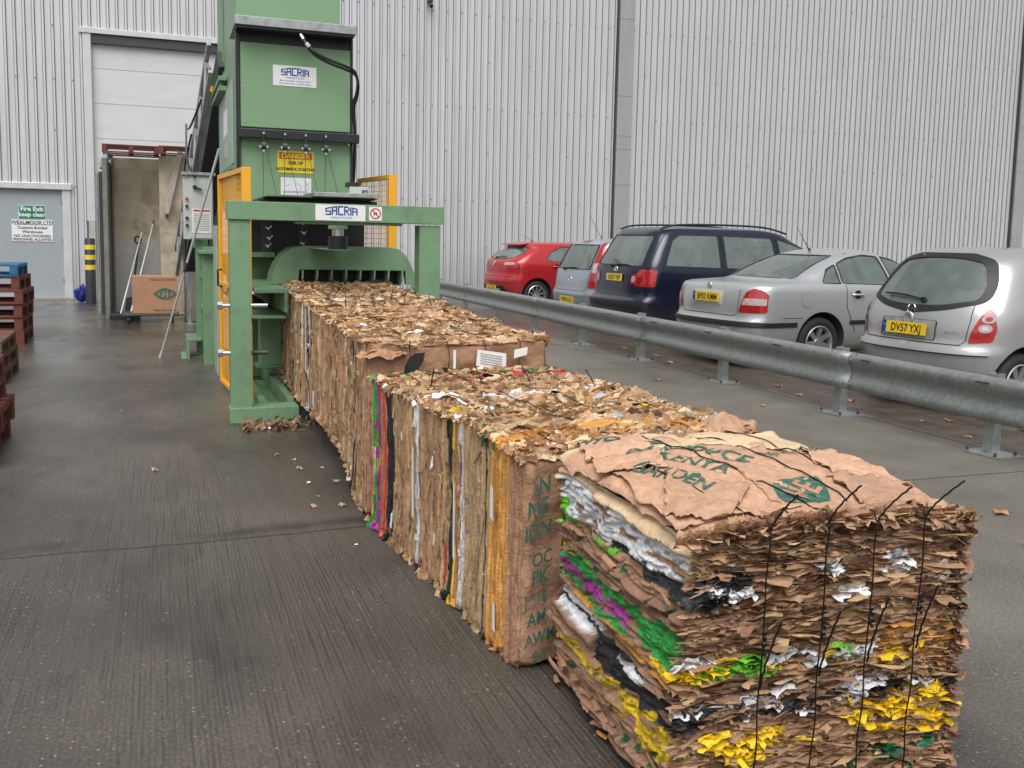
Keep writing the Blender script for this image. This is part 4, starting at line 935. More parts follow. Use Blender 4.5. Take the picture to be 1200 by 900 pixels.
# --- fourth bale, still in the press ----------------------------------
L4 = 2.35; d4 = (1.08, L4, .90)
b4 = thing('cardboard_bale', 'farthest cardboard bale, still coming out of the green press', 'bale', (1.075, 7.22, .16), R(-.6), 'cardboard bales')
paint4 = [(.0, .2, 'black', .25), (.25, .30, 'white', .9), (.30, .36, 'black', .6), (.36, .40, 'white', .7), (.40, .46, 'blue', .35), (1.6, 1.7, 'white', .4)]
V, F, Cc = upright_bale(d4, 404, paint4, 6500, 'fold', 1.0, .006)
V[:, 2] += (.02 * vnoise(V[:, 0] * 3, V[:, 1] * 3, 0, 33) - .04 + .05 * V[:, 1] / L4) * np.clip(V[:, 2] / .9, 0, 1)
mesh_np('pressed_cardboard', V, F, Cc, M['bale'], b4)
loop_wires(b4, d4, [.24, .46, .68, .89], 5, lambda y: .86 + .05 * y / L4, [[(.5, .05, -.04, .10)], [(.45, .05, .03, .10)], [(.35, .02, .03, .09)], [(.3, -.03, .03, .09)]])
for (x, y, z, h, wd) in ((-.012, .27, .30, .52, .05), (-.012, .12, .05, .14, .05)):
    sheet_label(b4, [(x, y, z), (x, y + wd, z + .01), (x - .003, y + wd * .8, z + h), (x - .003, y + .002, z + h - .01)], M['label_white'], 'paper_strip')
# ================================================================== BALING PRESS
G, GD = M['green'], M['green_dirty']
pr = thing('baling_press', 'tall green baling press with orange mesh guards pushing out the bales', 'baling press', (0, 0, 0))
FY = 7.98
def part(mb, name, m, parent=None, bevel=.004, smooth=False): return mb.build(name, m, parent or pr, bevel=bevel, smooth=smooth)
# outer frame
part(MB().box(.53, FY, 0, .695, FY + .17, 1.655), 'frame_post', G); part(MB().box(2.10, FY, 0, 2.285, FY + .17, 1.645), 'frame_post', G)
cb = part(MB().box(.515, FY - .02, 1.657, 2.305, FY + .18, 1.805), 'cross_beam', G)
part(MB().box(.515, FY - .03, .0, 1.07, FY + .19, .125), 'foot_beam', G)
part(MB().box(1.06, FY + .01, 1.635, 1.95, FY + .16, 1.656), 'ram_plate', GD)
# sign on the beam
sg = part(MB().box(1.21, FY - .0235, 1.668, 1.625, FY - .0205, 1.797), 'maker_sign', M['white'], cb, bevel=0)
def arch(v, w=.21):   # the logo word swells in the middle
    return (v.x, v.y * (1.0 + .34 * max(0, 1 - (v.x / w) ** 2)), v.z)
def logo_sign(parent, cx, yf, cz, s):
    glyph = dict(S='11111/10000/10000/11111/00001/00001/11111', A='11111/10001/10001/11111/10001/10001/10001', C='11111/10000/10000/10000/10000/10000/11111', R='11110/10001/10001/11110/10100/10010/10001', I='1/1/1/1/1/1/1')
    mb = MB(); x0 = 0; cells = []
    for ch in 'SACRIA':
        rows = glyph[ch].split('/'); wd_ = len(rows[0])
        for r_, row in enumerate(rows):
            for c_, bit in enumerate(row):
                if bit == '1': cells.append((x0 + c_ * 1.15, 6 - r_))
        x0 += wd_ * 1.15 + .95
    k = .0083 * s; W_ = x0 - .95
    for (a, b_) in cells:
        q = []
        for dx, dy in ((-.16, -.10), (1.31, -.10), (1.31, 1.10), (-.16, 1.10)):
            X_ = (a + dx - W_ / 2) * k; Y_ = (b_ + dy) * k * 1.02 * (1 + .38 * max(0, 1 - (X_ / (W_ * k / 2)) ** 2)); q.append((cx + X_, yf, cz + Y_))
        mb.add(q, [(0, 1, 2, 3)])
    bm_ = mb.build('logo_lettering', M['blue_ink'], parent)
    text_mesh([('I N D U S T R I E S', 0, -.03 * s, .024 * s)], M['blue_ink'], 'small_lettering', parent, .02, 1.0, facing_front(cx, yf, cz))
logo_sign(sg, 1.425, FY - .025, 1.713, .92)
ns = part(MB().box(1.655, FY - .0235, 1.675, 1.765, FY - .0205, 1.790), 'no_access_sign', M['white'], cb, bevel=0)
mb = MB()
def ring(mb, cx, y, cz, r0, r1, n=36):
    vs = []
    for i in range(n):
        t = 2 * math.pi * i / n; vs += [(cx + r0 * math.cos(t), y, cz + r0 * math.sin(t)), (cx + r1 * math.cos(t), y, cz + r1 * math.sin(t))]
    mb.add(vs, [(2 * i, 2 * i + 1, (2 * i + 3) % (2 * n), (2 * i + 2) % (2 * n)) for i in range(n)])
ring(mb, 1.71, FY - .0245, 1.733, .036, .046); mb.bar((1.681, FY - .0245, 1.764), (1.739, FY - .0245, 1.702), .009, .001, (0, 1, 0)); mb.build('prohibition_ring', M['red_ink'], ns)
k = MB().box(1.695, FY - .0238, 1.715, 1.703, FY - .0236, 1.75); k.box(1.710, FY - .0238, 1.722, 1.724, FY - .0236, 1.742); k.build('pictogram', M['black_ink'], ns)
# latch rods through the left post
for z in (.96, .57):
    r = part(MB().cyl((.44, FY + .07, z), (.53, FY + .07, z), .018, 12), 'latch_rod', M['chrome'], bevel=0, smooth=True)
    MB().cyl((.435, FY + .07, z), (.475, FY + .07, z), .034, 6).build('bolt_head', M['galv'], r)
    part(MB().cyl((.695, FY + .07, z), (.83, FY + .07, z), .018, 12), 'latch_rod', M['chrome'] if z > .8 else M['dark_grey'], bevel=0, smooth=True)
# mesh guards
made = []
def guard(x, ya, yb, z0, z1, post_w, rail):
    fr = MB(); fr.box(x, ya, z0, x + post_w, ya + .05, z1).box(x, yb - .04, z0, x + .04, yb, z1).box(x, ya + .05, z1 - .045, x + .04, yb - .04, z1).box(x, ya + .05, z0, x + .04, yb - .04, z0 + .04)
    if rail: fr.box(x, ya + .05, rail, x + .04, yb - .04, rail + .04)
    o = part(fr, 'mesh_guard', M['orange'], bevel=.003); made.append(o)
    ms = MB(); 
    for y in np.arange(ya + .07, yb - .04, .055): ms.cyl((x + .02, y, z0 + .03), (x + .02, y, z1 - .03), .0028, 5)
    for z in np.arange(z0 + .06, z1 - .04, .055): ms.cyl((x + .0255, ya + .04, z), (x + .0255, yb - .03, z), .0028, 5)
    ms.build('wire_mesh', M['orange'], o); return o
gl = guard(0, 0, 1.44, .03, 2.12, .078, 1.02); gl.location = (.685, 8.66, 0); gl.rotation_euler = (0, 0, math.atan2(.125, 1.44))
hd = MB().tube([(0, 1.2, 1.02), (-.04, 1.2, 1.03), (-.04, 1.2, 1.18), (0, 1.2, 1.19)], .011, 8); hd.build('guard_handle', M['black'], gl, smooth=True)
gr_ = guard(0, 0, .95, .03, 2.17, .09, 1.02); gr_.location = (2.205, 9.62, 0); gr_.rotation_euler = (0, 0, math.atan2(.14, .93))
part(MB().box(.545, 10.16, .08, .562, 10.75, 1.62), 'side_sheet', M['green_pale'])
# press body
YB = 9.42
part(MB().box(.80, YB, 1.055, 1.13, 12.6, 1.085).box(.80, YB, .80, .815, 12.6, 1.054), 'bed_flange', GD)
part(MB().box(.78, 8.55, 1.03, 1.062, YB - .002, 1.068), 'bed_flange', G); part(MB().box(1.030, 8.55, .86, 1.058, YB - .002, 1.029), 'bed_web', M['green_dirty'])
part(MB().box(.74, 8.6, .80, 1.05, 12.4, .825), 'lower_flange', GD)
part(MB().box(.90, 9.4, .28, 1.10, 9.62, .799), 'bed_stiffener', G); part(MB().box(.86, 9.38, .255, 1.12, 9.66, .279), 'stiffener_foot', GD)
part(MB().box(.84, 10.6, .0, 1.08, 10.85, .799), 'bed_stiffener', G)
part(MB().box(1.00, FY + .2, .02, 1.06, 12.6, .16), 'base_rail', GD); part(MB().box(.80, FY + .2, .02, .86, 10.4, .10), 'base_rail', GD); part(MB().box(.72, FY + .2, .005, 1.10, 10.2, .018), 'drip_tray', M['green_dirty'])
part(MB().box(1.13, 9.7, .15, 2.28, 12.6, 1.30), 'press_chamber', GD)
part(MB().box(.72, 10.3, 1.06, 1.12, 12.4, 1.30), 'side_channel', G)
# arched ram head plate with its row of fins
pl = [(1.00, 1.07), (1.02, 1.17), (1.06, 1.27), (1.12, 1.36), (1.20, 1.42), (1.30, 1.44), (2.14, 1.44), (2.24, 1.42), (2.31, 1.36), (2.36, 1.27), (2.40, 1.17), (2.42, 1.07), (2.31, 1.07), (2.305, 1.205), (1.265, 1.21), (1.245, 1.07)]
part(MB().prism(pl, 'y', YB - .12, YB - .05), 'arch_plate', G, bevel=.006)
tp = [(x, z) for x, z in pl[:12]]
mb = MB(); vs = []
for x, z in tp: vs += [(x, YB - .05, z - .004), (x, YB + .38, z - .004)]
mb.add(vs, [(2 * i, 2 * i + 1, 2 * i + 3, 2 * i + 2) for i in range(len(tp) - 1)]); o = part(mb, 'arch_hood', G, bevel=0, smooth=True)
for i in range(8):
    x = 1.285 + i * .140
    part(MB().prism([(YB - .14, 1.206), (YB + .10, 1.206), (YB + .10, 1.06), (YB - .02, 1.055), (YB - .12, 1.12)], 'x', x, x + .014), 'press_fin', M['green_pale'], bevel=.002)
part(MB().box(1.26, YB + .11, 1.05, 2.30, YB + .14, 1.24), 'slot_backing', M['black'], bevel=0)
# black chamber behind the beam, wing nuts, ram cylinder
ch = part(MB().box(.84, 10.1, 1.30, 2.05, 11.6, 1.80), 'black_chamber', M['black'])
part(MB().box(.74, 9.9, 1.31, 1.10, 10.08, 1.36), 'chamber_step', GD)
for (x, z) in ((1.04, 1.72), (1.05, 1.60), (1.06, 1.50), (1.045, 1.42), (1.40, 1.66), (1.41, 1.56), (1.40, 1.45)):
    q = MB(); 
    for s in (-1, 1): q.bar((x, 10.07, z), (x + s * .035, 10.05, z + .028), .016, .006, (0, 1, 0))
    q.cyl((x, 10.1, z), (x, 10.04, z), .014, 8); part(q, 'wing_nut', M['chrome'], ch, bevel=0)
for x in (1.04, 1.41): part(MB().box(x - .06, 10.075, 1.34, x + .05, 10.099, 1.78), 'clamp_strip', M['dark_grey'], ch)
cy = part(MB().cyl((1.48, 8.45, 1.425), (1.48, 8.45, 1.54), .086, 28), 'ram_cylinder', M['black'], bevel=0, smooth=True)
MB().cyl((1.48, 8.45, 1.541), (1.48, 8.45, 1.60), .052, 24).build('chrome_rod', M['chrome'], cy, smooth=True); MB().cyl((1.48, 8.45, 1.601), (1.48, 8.45, 1.634), .085, 24).build('rod_collar', G, cy, smooth=True)
part(MB().box(1.36, 8.2, 1.416, 1.6, 9.28, 1.4245), 'cylinder_seat', GD)
# steel table over the chamber
part(MB().box(.90, 8.75, 1.875, 1.90, 9.5, 1.885), 'shelf', M['black'])
part(MB().box(1.30, 8.60, 1.886, 1.875, 9.35, 1.925), 'steel_tray', M['galv'])
part(MB().box(.86, 9.0, 1.80, 1.95, 9.75, 1.872), 'shelf_support', M['black'])
# tower: lower column, door box, upper chimney
TY = 9.62
part(MB().box(.742, TY + .02, 1.81, 1.82, 12.3, 2.44), 'tower_lower', M['panel_green'])
part(MB().box(.742, TY + .05, 2.44, 1.80, 12.6, 3.40), 'tower_box', G)
dp = part(MB().box(.755, TY, 2.565, 1.808, TY + .049, 3.36), 'front_panel', M['panel_green'], bevel=.006)
sc = MB()
for x in (.785, 1.78):
    for z in (2.62, 2.95, 3.32): sc.cyl((x, TY - .004, z), (x, TY + .01, z), .012, 8)
sc.build('panel_screws', M['galv'], dp)
part(MB().box(.755, TY + .03, 3.362, 1.808, TY + .049, 3.47), 'lip_shade_strip', M['black'], bevel=0)  # black strip painted in for the shadow below the roof lip
part(MB().box(.715, TY - .01, 1.95, .7525, TY + .06, 3.47), 'edge_channel', M['black']); part(MB().box(1.8105, TY, 1.98, 1.835, TY + .06, 3.47), 'edge_channel', M['black'])
rb = MB().box(.695, 9.42, 3.478, 1.83, 10.2, 3.56); part(rb, 'roof_flashing', M['galv'], bevel=.004)
part(MB().box(.71, 9.44, 3.455, 1.815, TY - .012, 3.4775), 'roof_underside', M['black'], bevel=0)  # black sheet, shade of the roof underside put in as colour
bb = part(MB().box(.735, TY - .09, 2.455, 1.885, TY - .001, 2.545), 'guide_bar', M['black'], bevel=.008)
part(MB().box(.775, 10.35, 3.401, 1.835, 12.6, 5.2), 'hopper_chimney', M['panel_green'], bevel=.006)
part(MB().box(.752, 12.2, 3.2, .774, 13.1, 5.2), 'chimney_side', G)
# side access panel
sd = part(MB().box(.722, 10.30, 2.26, .741, 12.5, 3.10), 'side_panel', M['green_pale'])
MB().box(.7195, 11.0, 2.62, .7215, 11.6, 2.90).build('paper_label', M['label_white'], sd); MB().box(.7195, 11.1, 2.38, .7215, 11.5, 2.52).build('grey_label', M['grey_box'], sd)
part(MB().box(.70, 10.2, 2.19, .745, 12.5, 2.235), 'side_ledge', GD)
lf = MB().box(.65, 11.2, 3.11, .74, 12.7, 3.16).box(.65, 11.2, 3.22, .74, 12.7, 3.27); part(lf, 'side_bracket', G)
part(MB().box(.67, 11.3, 3.161, .72, 11.38, 3.219), 'bracket_spacer', G)
part(MB().box(.62, 12.55, 3.272, .67, 12.63, 3.34), 'warning_lamp', M['orange'])
# signs on the tower
ms = part(MB().box(1.06, TY - .004, 2.975, 1.475, TY - .0005, 3.168), 'maker_sign', M['white'], dp, bevel=0)
logo_sign(ms, 1.27, TY - .006, 3.075, .92)
text_mesh([('Balers  Compactors  Conveyors  Shears', 0, 0, .018), ('Sales  Service  Repair   All makes of balers', 0, -.026, .018)], M['blue_ink'], 'small_lettering', ms, .01, 1.0, facing_front(1.27, TY - .006, 3.02))
ds = part(MB().box(1.10, TY + .0155, 2.145, 1.45, TY + .0185, 2.355), 'danger_sign', M['sign_yellow'], None, bevel=0)
MB().box(1.115, TY + .0135, 2.278, 1.435, TY + .015, 2.343).build('red_band', M['sign_red'], ds)
text_mesh([('DANGER', 0, 0, .064)], M['sign_yellow'], 'lettering', ds, .03, 1.05, facing_front(1.275, TY + .012, 2.288))
text_mesh([('RISK OF', 0, 0, .044), ('AUTOMATIC STARTING', 0, -.058, .038)], M['black_ink'], 'lettering', ds, .03, .9, facing_front(1.275, TY + .013, 2.228))
ws = part(MB().box(1.13, TY + .0155, 1.93, 1.425, TY + .0185, 2.10), 'instruction_sign', M['white'], None, bevel=0)
q = MB(); yq = TY + .0145
for a, c in (((1.18, 2.02), (1.21, 2.03)), ((1.27, 2.05), (1.34, 2.01)), ((1.36, 2.07), (1.39, 2.03)), ((1.36, 2.01), (1.40, 2.05)), ((1.37, 1.98), (1.40, 2.01)), ((1.31, 2.0), (1.33, 1.98)), ((1.15, 1.955), (1.40, 1.955)), ((1.15, 1.967), (1.40, 1.967))):
    q.bar((a[0], yq, a[1]), (c[0], yq, c[1]), .003, .0005, (0, 1, 0))
q.build('diagram', M['black_ink'], ws)
# pulleys with thin wires
for x in (.955, 1.155, 1.352, 1.545):
    pb = part(MB().box(x - .012, TY - .13, 2.40, x + .012, TY - .091, 2.52), 'wire_guide', M['black'])
    MB().cyl((x - .02, TY - .125, 2.385), (x + .02, TY - .125, 2.385), .036, 16).build('pulley', M['dark_grey'], pb, smooth=True)
    k = MB()
    for (a, z) in ((x, 2.50), (x - .032, 2.375), (x + .034, 2.375), (x, 2.335)): k.cyl((a, TY - .14, z), (a, TY - .125, z), .011, 8)
    k.build('pulley_bolt', M['chrome'], pb)
    MB().tube([(x - .004, TY - .13, 2.36), (x - .006, TY - .12, 1.89)], .0022, 5).tube([(x + .02, TY - .13, 2.36), (x + .12, TY - .2, 1.88)], .0022, 5).build('thin_wire', M['wire'], pb)
# control box at right of the column
cbx = part(MB().box(1.735, 9.25, 1.905, 1.915, 9.40, 2.015), 'control_box', M['grey_box'])
MB().box(1.855, 9.235, 1.935, 1.905, 9.2495, 1.985).build('switch', M['dark_grey'], cbx); MB().cyl((1.88, 9.2345, 1.96), (1.88, 9.215, 1.96), .014, 12).build('switch_knob', M['chrome'], cbx)
part(MB().box(1.72, 9.26, 2.0155, 1.83, 9.42, 2.06), 'box_lid', M['black']); part(MB().box(1.83, 9.7, 1.88, 1.98, 10.3, 2.05), 'rear_beam', G)
# hydraulic hoses
pts = [(1.30, 9.45, 3.44), (1.34, 9.40, 3.36), (1.42, 9.36, 3.27), (1.55, 9.36, 3.21), (1.70, 9.38, 3.17), (1.81, 9.42, 3.13), (1.85, 9.46, 3.04), (1.845, 9.5, 2.93), (1.83, 9.56, 2.84), (1.85, 9.62, 2.6), (1.855, 9.66, 2.3), (1.85, 9.7, 2.1)]
def smooth_path(p, n=6):
    p = [Vector(q) for q in p]; out = []
    for i in range(len(p) - 1):
        a, b_, c, d_ = p[max(i - 1, 0)], p[i], p[i + 1], p[min(i + 2, len(p) - 1)]
        for k in range(n):
            t = k / n; out.append(.5 * ((2 * b_) + (c - a) * t + (2 * a - 5 * b_ + 4 * c - d_) * t * t + (3 * b_ - a - 3 * c + d_) * t ** 3))
    return out + [p[-1]]
hz = part(MB().tube(smooth_path(pts), .014, 8), 'hydraulic_hose', M['hose'], bevel=0, smooth=True)
part(MB().tube([Vector(q) + Vector((.012, .02, -.03)) for q in smooth_path(pts)], .012, 8), 'hydraulic_hose', M['hose'], bevel=0, smooth=True)
for a, c in (((1.305, 9.445, 3.43), (1.325, 9.41, 3.385)), ((1.345, 9.39, 3.35), (1.375, 9.375, 3.315))): MB().cyl(a, c, .021, 8).build('hose_fitting', M['chrome'], hz, smooth=True)
part(MB().tube(smooth_path([(2.25, 10.5, 1.35), (2.35, 10.2, 1.28), (2.5, 10.0, 1.24), (2.6, 10.4, 1.25)]), .012, 8), 'power_cable', M['hose'], bevel=0, smooth=True)
# rear left body frame, seen behind the guard
rf = MB().box(.47, 12.95, 0, .60, 13.05, 1.38).box(.47, 11.6, 0, .60, 11.7, 1.38).box(.44, 11.5, 1.30, .66, 13.1, 1.34).box(.47, 11.7, .62, .60, 12.95, .66).box(.47, 11.7, 1.0, .60, 12.95, 1.04)
part(rf, 'rear_frame', G); part(MB().box(.60, 11.55, .25, .62, 13.05, 1.38), 'rear_sheet', GD)
part(MB().box(.30, 12.2, .22, .47, 12.9, .25).box(.30, 12.2, 0, .33, 12.9, .219).box(.24, 12.2, 0, .2995, 12.9, .012), 'rear_step', G)
wl = MB().box(.4695, 12.975, .9, .4665, 13.03, 1.1); part(MB().box(.462, 12.955, .80, .4695, 13.045, 1.04), 'warning_label', M['label_white'], bevel=0)
part(MB().box(.42, 13.1, 1.345, .60, 13.14, 1.48).cyl((.50, 13.09, 1.45), (.50, 13.15, 1.45), .05, 16), 'lifting_lug', G)
# ================================================================== LEFT BACKGROUND
# feed conveyor climbing to the tower
cv = thing('feed_conveyor', 'galvanised feed conveyor climbing steeply behind the green press', 'conveyor', (0, 0, 0))
A0, A1 = Vector((0, 15.2, .95)), Vector((0, 12.1, 3.45)); dr_ = (A1 - A0).normalized(); up_ = Vector((0, -dr_.z, dr_.y)) * -1
if up_.z < 0: up_ = -up_
def cvp(x, t, h): p = A0.lerp(A1, t) + up_ * h; return (x + .36 * (t - .3), p.y, p.z)
XL, XR = .36, .78
MB().bar(cvp((XL + XR) / 2 + .03, 0, .22), cvp((XL + XR) / 2 + .03, 1, .22), XR - XL - .12, .26, (0, 0, 1)).build('belt_housing', M['dark_grey'], cv)
for x in (XL, XR):
    s = MB().bar(cvp(x, -.02, 0), cvp(x, 1, 0), .05, .05).bar(cvp(x, -.02, .48), cvp(x, 1, .48), .05, .06); n = 7
    s.build('side_rail', M['galv'], cv, bevel=.003)
    for i in range(n):
        a = i / n; MB().bar(cvp(x, a, .03), cvp(x, a + .5 / n, .45), .035, .03).build('lattice_strut', M['galv'], cv)
        MB().bar(cvp(x - .003, a + .5 / n, .45), cvp(x - .003, a + 1 / n, .03), .035, .03).build('lattice_strut', M['galv'], cv)
lg = MB().box(.44, 16.85, .02, .50, 16.91, 1.35).box(.40, 16.80, 0, .55, 16.96, .02).box(.455, 16.835, .0201, .485, 16.849, .30)
lg.build('support_leg', M['galv'], cv); MB().bar((.47, 16.88, 1.35), (.47, 15.7, 1.30), .06, .06).build('support_leg', M['galv'], cv)
MB().prism([(15.2, .95), (16.6, 1.0), (16.8, 1.75), (15.6, 2.05), (14.9, 1.6)], 'x', .36, .86).build('feed_hopper', M['black'], cv)
MB().box(.345, 15.3, 1.05, .359, 15.42, 1.95).build('hopper_edge', M['galv'], cv); MB().cyl((.36, 15.9, 1.75), (.34, 15.9, 1.75), .04, 10).build('amber_lamp', M['orange'], cv); MB().cyl((.36, 16.2, 1.66), (.34, 16.2, 1.66), .035, 10).build('amber_lamp', M['orange'], cv)
for k, (a, c) in enumerate((((.35, 12.9, 2.9), (.42, 12.2, 2.2)), ((.34, 13.3, 2.3), (.40, 12.6, 2.75)), ((.36, 12.5, 2.8), (.50, 12.0, 3.1)))):
    MB().tube(smooth_path([a, ((a[0] + c[0]) / 2 - .04, (a[1] + c[1]) / 2, (a[2] + c[2]) / 2 - .12), c]), .012, 6).build('loose_cable', M['hose'], cv, smooth=True)
# electrical cabinet
ec = thing('electrical_cabinet', 'grey electrical cabinet with a red topped notice beside the orange guard', 'cabinet', (0, 0, 0))
MB().box(.285, 12.30, 1.46, .63, 12.62, 2.235).build('enclosure', M['grey_box'], ec, bevel=.006)
MB().box(.27, 12.26, 2.236, .66, 12.66, 2.27).build('cabinet_roof', M['galv'], ec)
MB().box(.365, 12.288, 1.475, .62, 12.299, 2.21).build('cabinet_door', M['grey_box'], ec, bevel=.003)
nt_ = MB().box(.385, 12.283, 1.54, .60, 12.2875, 1.83).build('notice', M['label_white'], ec); MB().box(.40, 12.280, 1.80, .59, 12.2825, 1.82).build('red_heading', M['red_ink'], nt_)
q = MB()
for z in np.arange(1.57, 1.78, .022): q.box(.40, 12.2805, z, .585, 12.2825, z + .006)
q.build('small_print', M['concrete_grey'], nt_)
MB().bar((.40, 12.27, 2.10), (.50, 12.25, 2.06), .03, .02).cyl((.42, 12.29, 2.09), (.42, 12.25, 2.09), .025, 12).build('isolator_handle', M['black'], ec)
for z, m_ in ((1.95, 'red_ink'), (1.86, 'black'), (1.72, 'black'), (1.63, 'black')): MB().cyl((.325, 12.30, z), (.325, 12.27, z), .018, 10).build('push_button', M[m_], ec)
MB().box(.42, 12.40, .02, .50, 12.5, 1.459).box(.36, 12.34, 0, .56, 12.56, .019).build('pedestal', M['green'], ec)
# long pole leaning from the ground to the press
tp_ = thing('prop_pole', 'long silver pole leaning from the ground up against the press', 'pole', (0, 0, 0))
pa, pb_ = Vector((-.01, 12.43, 0.0)), Vector((.665, 11.55, 2.50))
MB().cyl(pa.lerp(pb_, .03), pa.lerp(pb_, .45), .012, 12).build('lower_tube', M['silver'], tp_, smooth=True)
MB().cyl(pa.lerp(pb_, .45), pb_, .015, 12).build('upper_tube', M['silver'], tp_, smooth=True); MB().cyl(pa.lerp(pb_, .43), pa.lerp(pb_, .475), .022, 12).build('collar', M['dark_grey'], tp_, smooth=True); MB().cyl(pa, pa.lerp(pb_, .03), .022, 12, .016).build('rubber_foot', M['silver'], tp_, smooth=True)

# open-fronted board bay
by = thing('board_bay', 'tall stained open bay with checker plate, standing before the roller door', 'bay', (0, 0, 0))
MB().box(-.83, 19.45, 0, .02, 19.55, 2.90).build('back_board', M['concrete_wall'], by)
MB().box(-.80, 19.30, 0, -.775, 19.449, 2.88).build('edge_strip', M['concrete_grey'], by)
MB().box(.021, 18.9, 0, .66, 19.55, 2.93).build('side_board', M['concrete_wall'], by, bevel=.01)
MB().box(-.905, 18.2, 0, -.83, 19.6, 2.80).build('left_wall', M['concrete_grey'], by)
MB().box(-1.02, 19.2, 0, -.915, 19.7, 2.62).build('dark_post', M['dark_grey'], by)
MB().cyl((-1.03, 18.9, 0.05), (-1.03, 18.9, 2.55), .02, 10).cyl((-1.03, 18.9, 2.55), (-.99, 19.1, 2.6), .02, 10).build('conduit', M['galv'], by, smooth=True)
MB().cyl((-.95, 18.3, 2.62), (-.80, 18.28, 2.86), .06, 16).build('roller_tube', M['galv'], by, smooth=True); MB().cyl((-.80, 18.28, 2.86), (-.77, 18.27, 2.89), .075, 16).build('roller_cap', M['dark_grey'], by, smooth=True)
MB().box(-.775, 19.435, .02, .015, 19.4485, 1.40).build('checker_sheet', M['plate'], by)
lu = MB(); rg = random.Random(3)
for r_ in range(20):
    for c in range(12):
        x = -.74 + c * .068 + (.034 if r_ % 2 else 0); z = .06 + r_ * .068
        if x > 0: continue
        s = .020; sg2 = 1 if (r_ + c) % 2 else -1
        lu.add([(x - s, 19.4345, z - s * sg2), (x, 19.429, z + .004), (x + s, 19.4345, z + s * sg2), (x, 19.429, z - .004), ], [(0, 1, 2, 3)])
lu.build('tread_lug', M['lug'], by)
MB().box(.42, 17.4, 0, .80, 18.6, 1.30).build('concrete_block', M['concrete_grey'], by, bevel=.01)
for x, y, z, rz, lab in ((-.92, 18.62, 2.935, .02, 'dark red pallet lying over the left half of the board bay'), (.03, 18.50, 2.94, -.05, 'dark red pallet lying over the right corner of the board bay')):
    o = copy_tree(PR, None, (x, y, z), rz, lab); o['group'] = 'pallets on the board bay'; o.scale = (.80, .9, 1); o.name = 'wooden_pallet'
lp = thing('leaning_plank', 'weathered grey plank leaning against the right of the board bay', 'plank', (0, 0, 0))
MB().bar((.13, 18.78, 1.88), (.41, 18.84, 3.05), .10, .03, (0, 1, 0)).build('board', M['plank'], lp)
MB().bar((.14, 18.88, 1.80), (.15, 18.88, 1.95), .03, .03, (0, 1, 0)).build('nail_block', M['bare_wood'], lp)

# carton on a dolly, with brooms
do = thing('dolly', 'low black wheeled dolly under the brown carton', 'dolly', (0, 0, 0))
MB().box(-.60, 17.15, .12, .30, 17.75, .16).build('platform', M['dark_grey'], do, bevel=.012)
for x in (-.50, .20):
    for y in (17.22, 17.68):
        w_ = MB().cyl((x - .015, y, .055), (x + .015, y, .055), .052, 16).build('castor', M['rubber'], do, smooth=True)
        MB().box(x - .024, y - .02, .06, x - .017, y + .02, .119).box(x + .017, y - .02, .06, x + .024, y + .02, .119).build('fork', M['galv'], w_)
ca = thing('carton', 'brown cardboard carton with a green diamond logo on the dolly', 'carton', (0, 0, 0))
MB().box(-.44, 17.22, .162, .275, 17.70, .79).build('box_body', M['carton'], ca, bevel=.006)
dm = MB().add([(-.115 + dx, 17.217, .49 + dz) for dx, dz in ((-.0, .0), (.06, .045), (.12, .085), (.20, .105), (.28, .085), (.34, .045), (.40, 0), (.34, -.045), (.28, -.085), (.20, -.105), (.12, -.085), (.06, -.045))], [tuple(range(12))]).build('diamond_logo', M['print_green'], ca)
text_mesh([('K', -.10, -.028, .08), ('H', 0, -.048, .135), ('E', .10, -.028, .08)], M['carton'], 'logo_letters', dm, .035, 1.0, facing_front(.085, 17.214, .49))
text_mesh([('PRODUCT OF KENYA', 0, .52, .042), ('FRESH VEGETABLES', .03, 0, .042)], M['print_green'], 'printed_lettering', ca, .02, 1.0, facing_front(.04, 17.215, .20))
MB().box(-.441, 17.45, .163, -.4405, 17.47, .79).build('tape', M['plank'], ca)
for i, z in enumerate((.66, .56, .46, .36, .26)): text_mesh([(['KHE', 'FRESH', 'KEEP', 'COOL', 'NET'][i], 0, 0, .055)], M['print_green'], 'printed_lettering', ca, .02, .9, Matrix.Translation((-.443, 17.45, z)) @ Matrix.Rotation(R(-90), 4, 'Z') @ Matrix.Rotation(R(90), 4, 'X'))
def broom(name, label, a, b_, m1, head=None, cap=None):
    t = thing(name, label, 'broom', (0, 0, 0)); a, b_ = Vector(a), Vector(b_)
    MB().cyl(a, b_, .014, 10).build('handle', m1, t, smooth=True)
    if cap: MB().cyl(b_, b_ + (b_ - a).normalized() * .10, .017, 10).build('grip', cap, t, smooth=True)
    if head: h = MB().box(a.x - .17, a.y - .05, .0, a.x + .17, a.y + .05, .07).build('bristles', M['trim'], t); MB().box(a.x - .17, a.y - .04, .0705, a.x + .17, a.y + .04, .11).build('broom_head', M['dark_grey'], t)
broom('broom', 'white handled broom leaning in the bay, left of the pair', (-.66, 17.9, .06), (-.30, 19.30, 1.52), M['silver'], True)
broom('broom', 'broom with a green tipped handle leaning behind the carton', (-.50, 17.95, .06), (-.10, 19.32, 1.68), M['silver'], True, M['print_green'])
sv = thing('shovel', 'black handled shovel standing between the brooms and the checker plate', 'shovel', (0, 0, 0))
MB().cyl((-.50, 18.9, .16), (-.36, 19.25, 1.30), .018, 10).build('shaft', M['black'], sv, smooth=True)
MB().tube(smooth_path([(-.36, 19.25, 1.30), (-.42, 19.24, 1.36), (-.40, 19.26, 1.44), (-.32, 19.27, 1.42), (-.33, 19.26, 1.34), (-.36, 19.25, 1.30)]), .016, 8).build('d_grip', M['black'], sv, smooth=True)
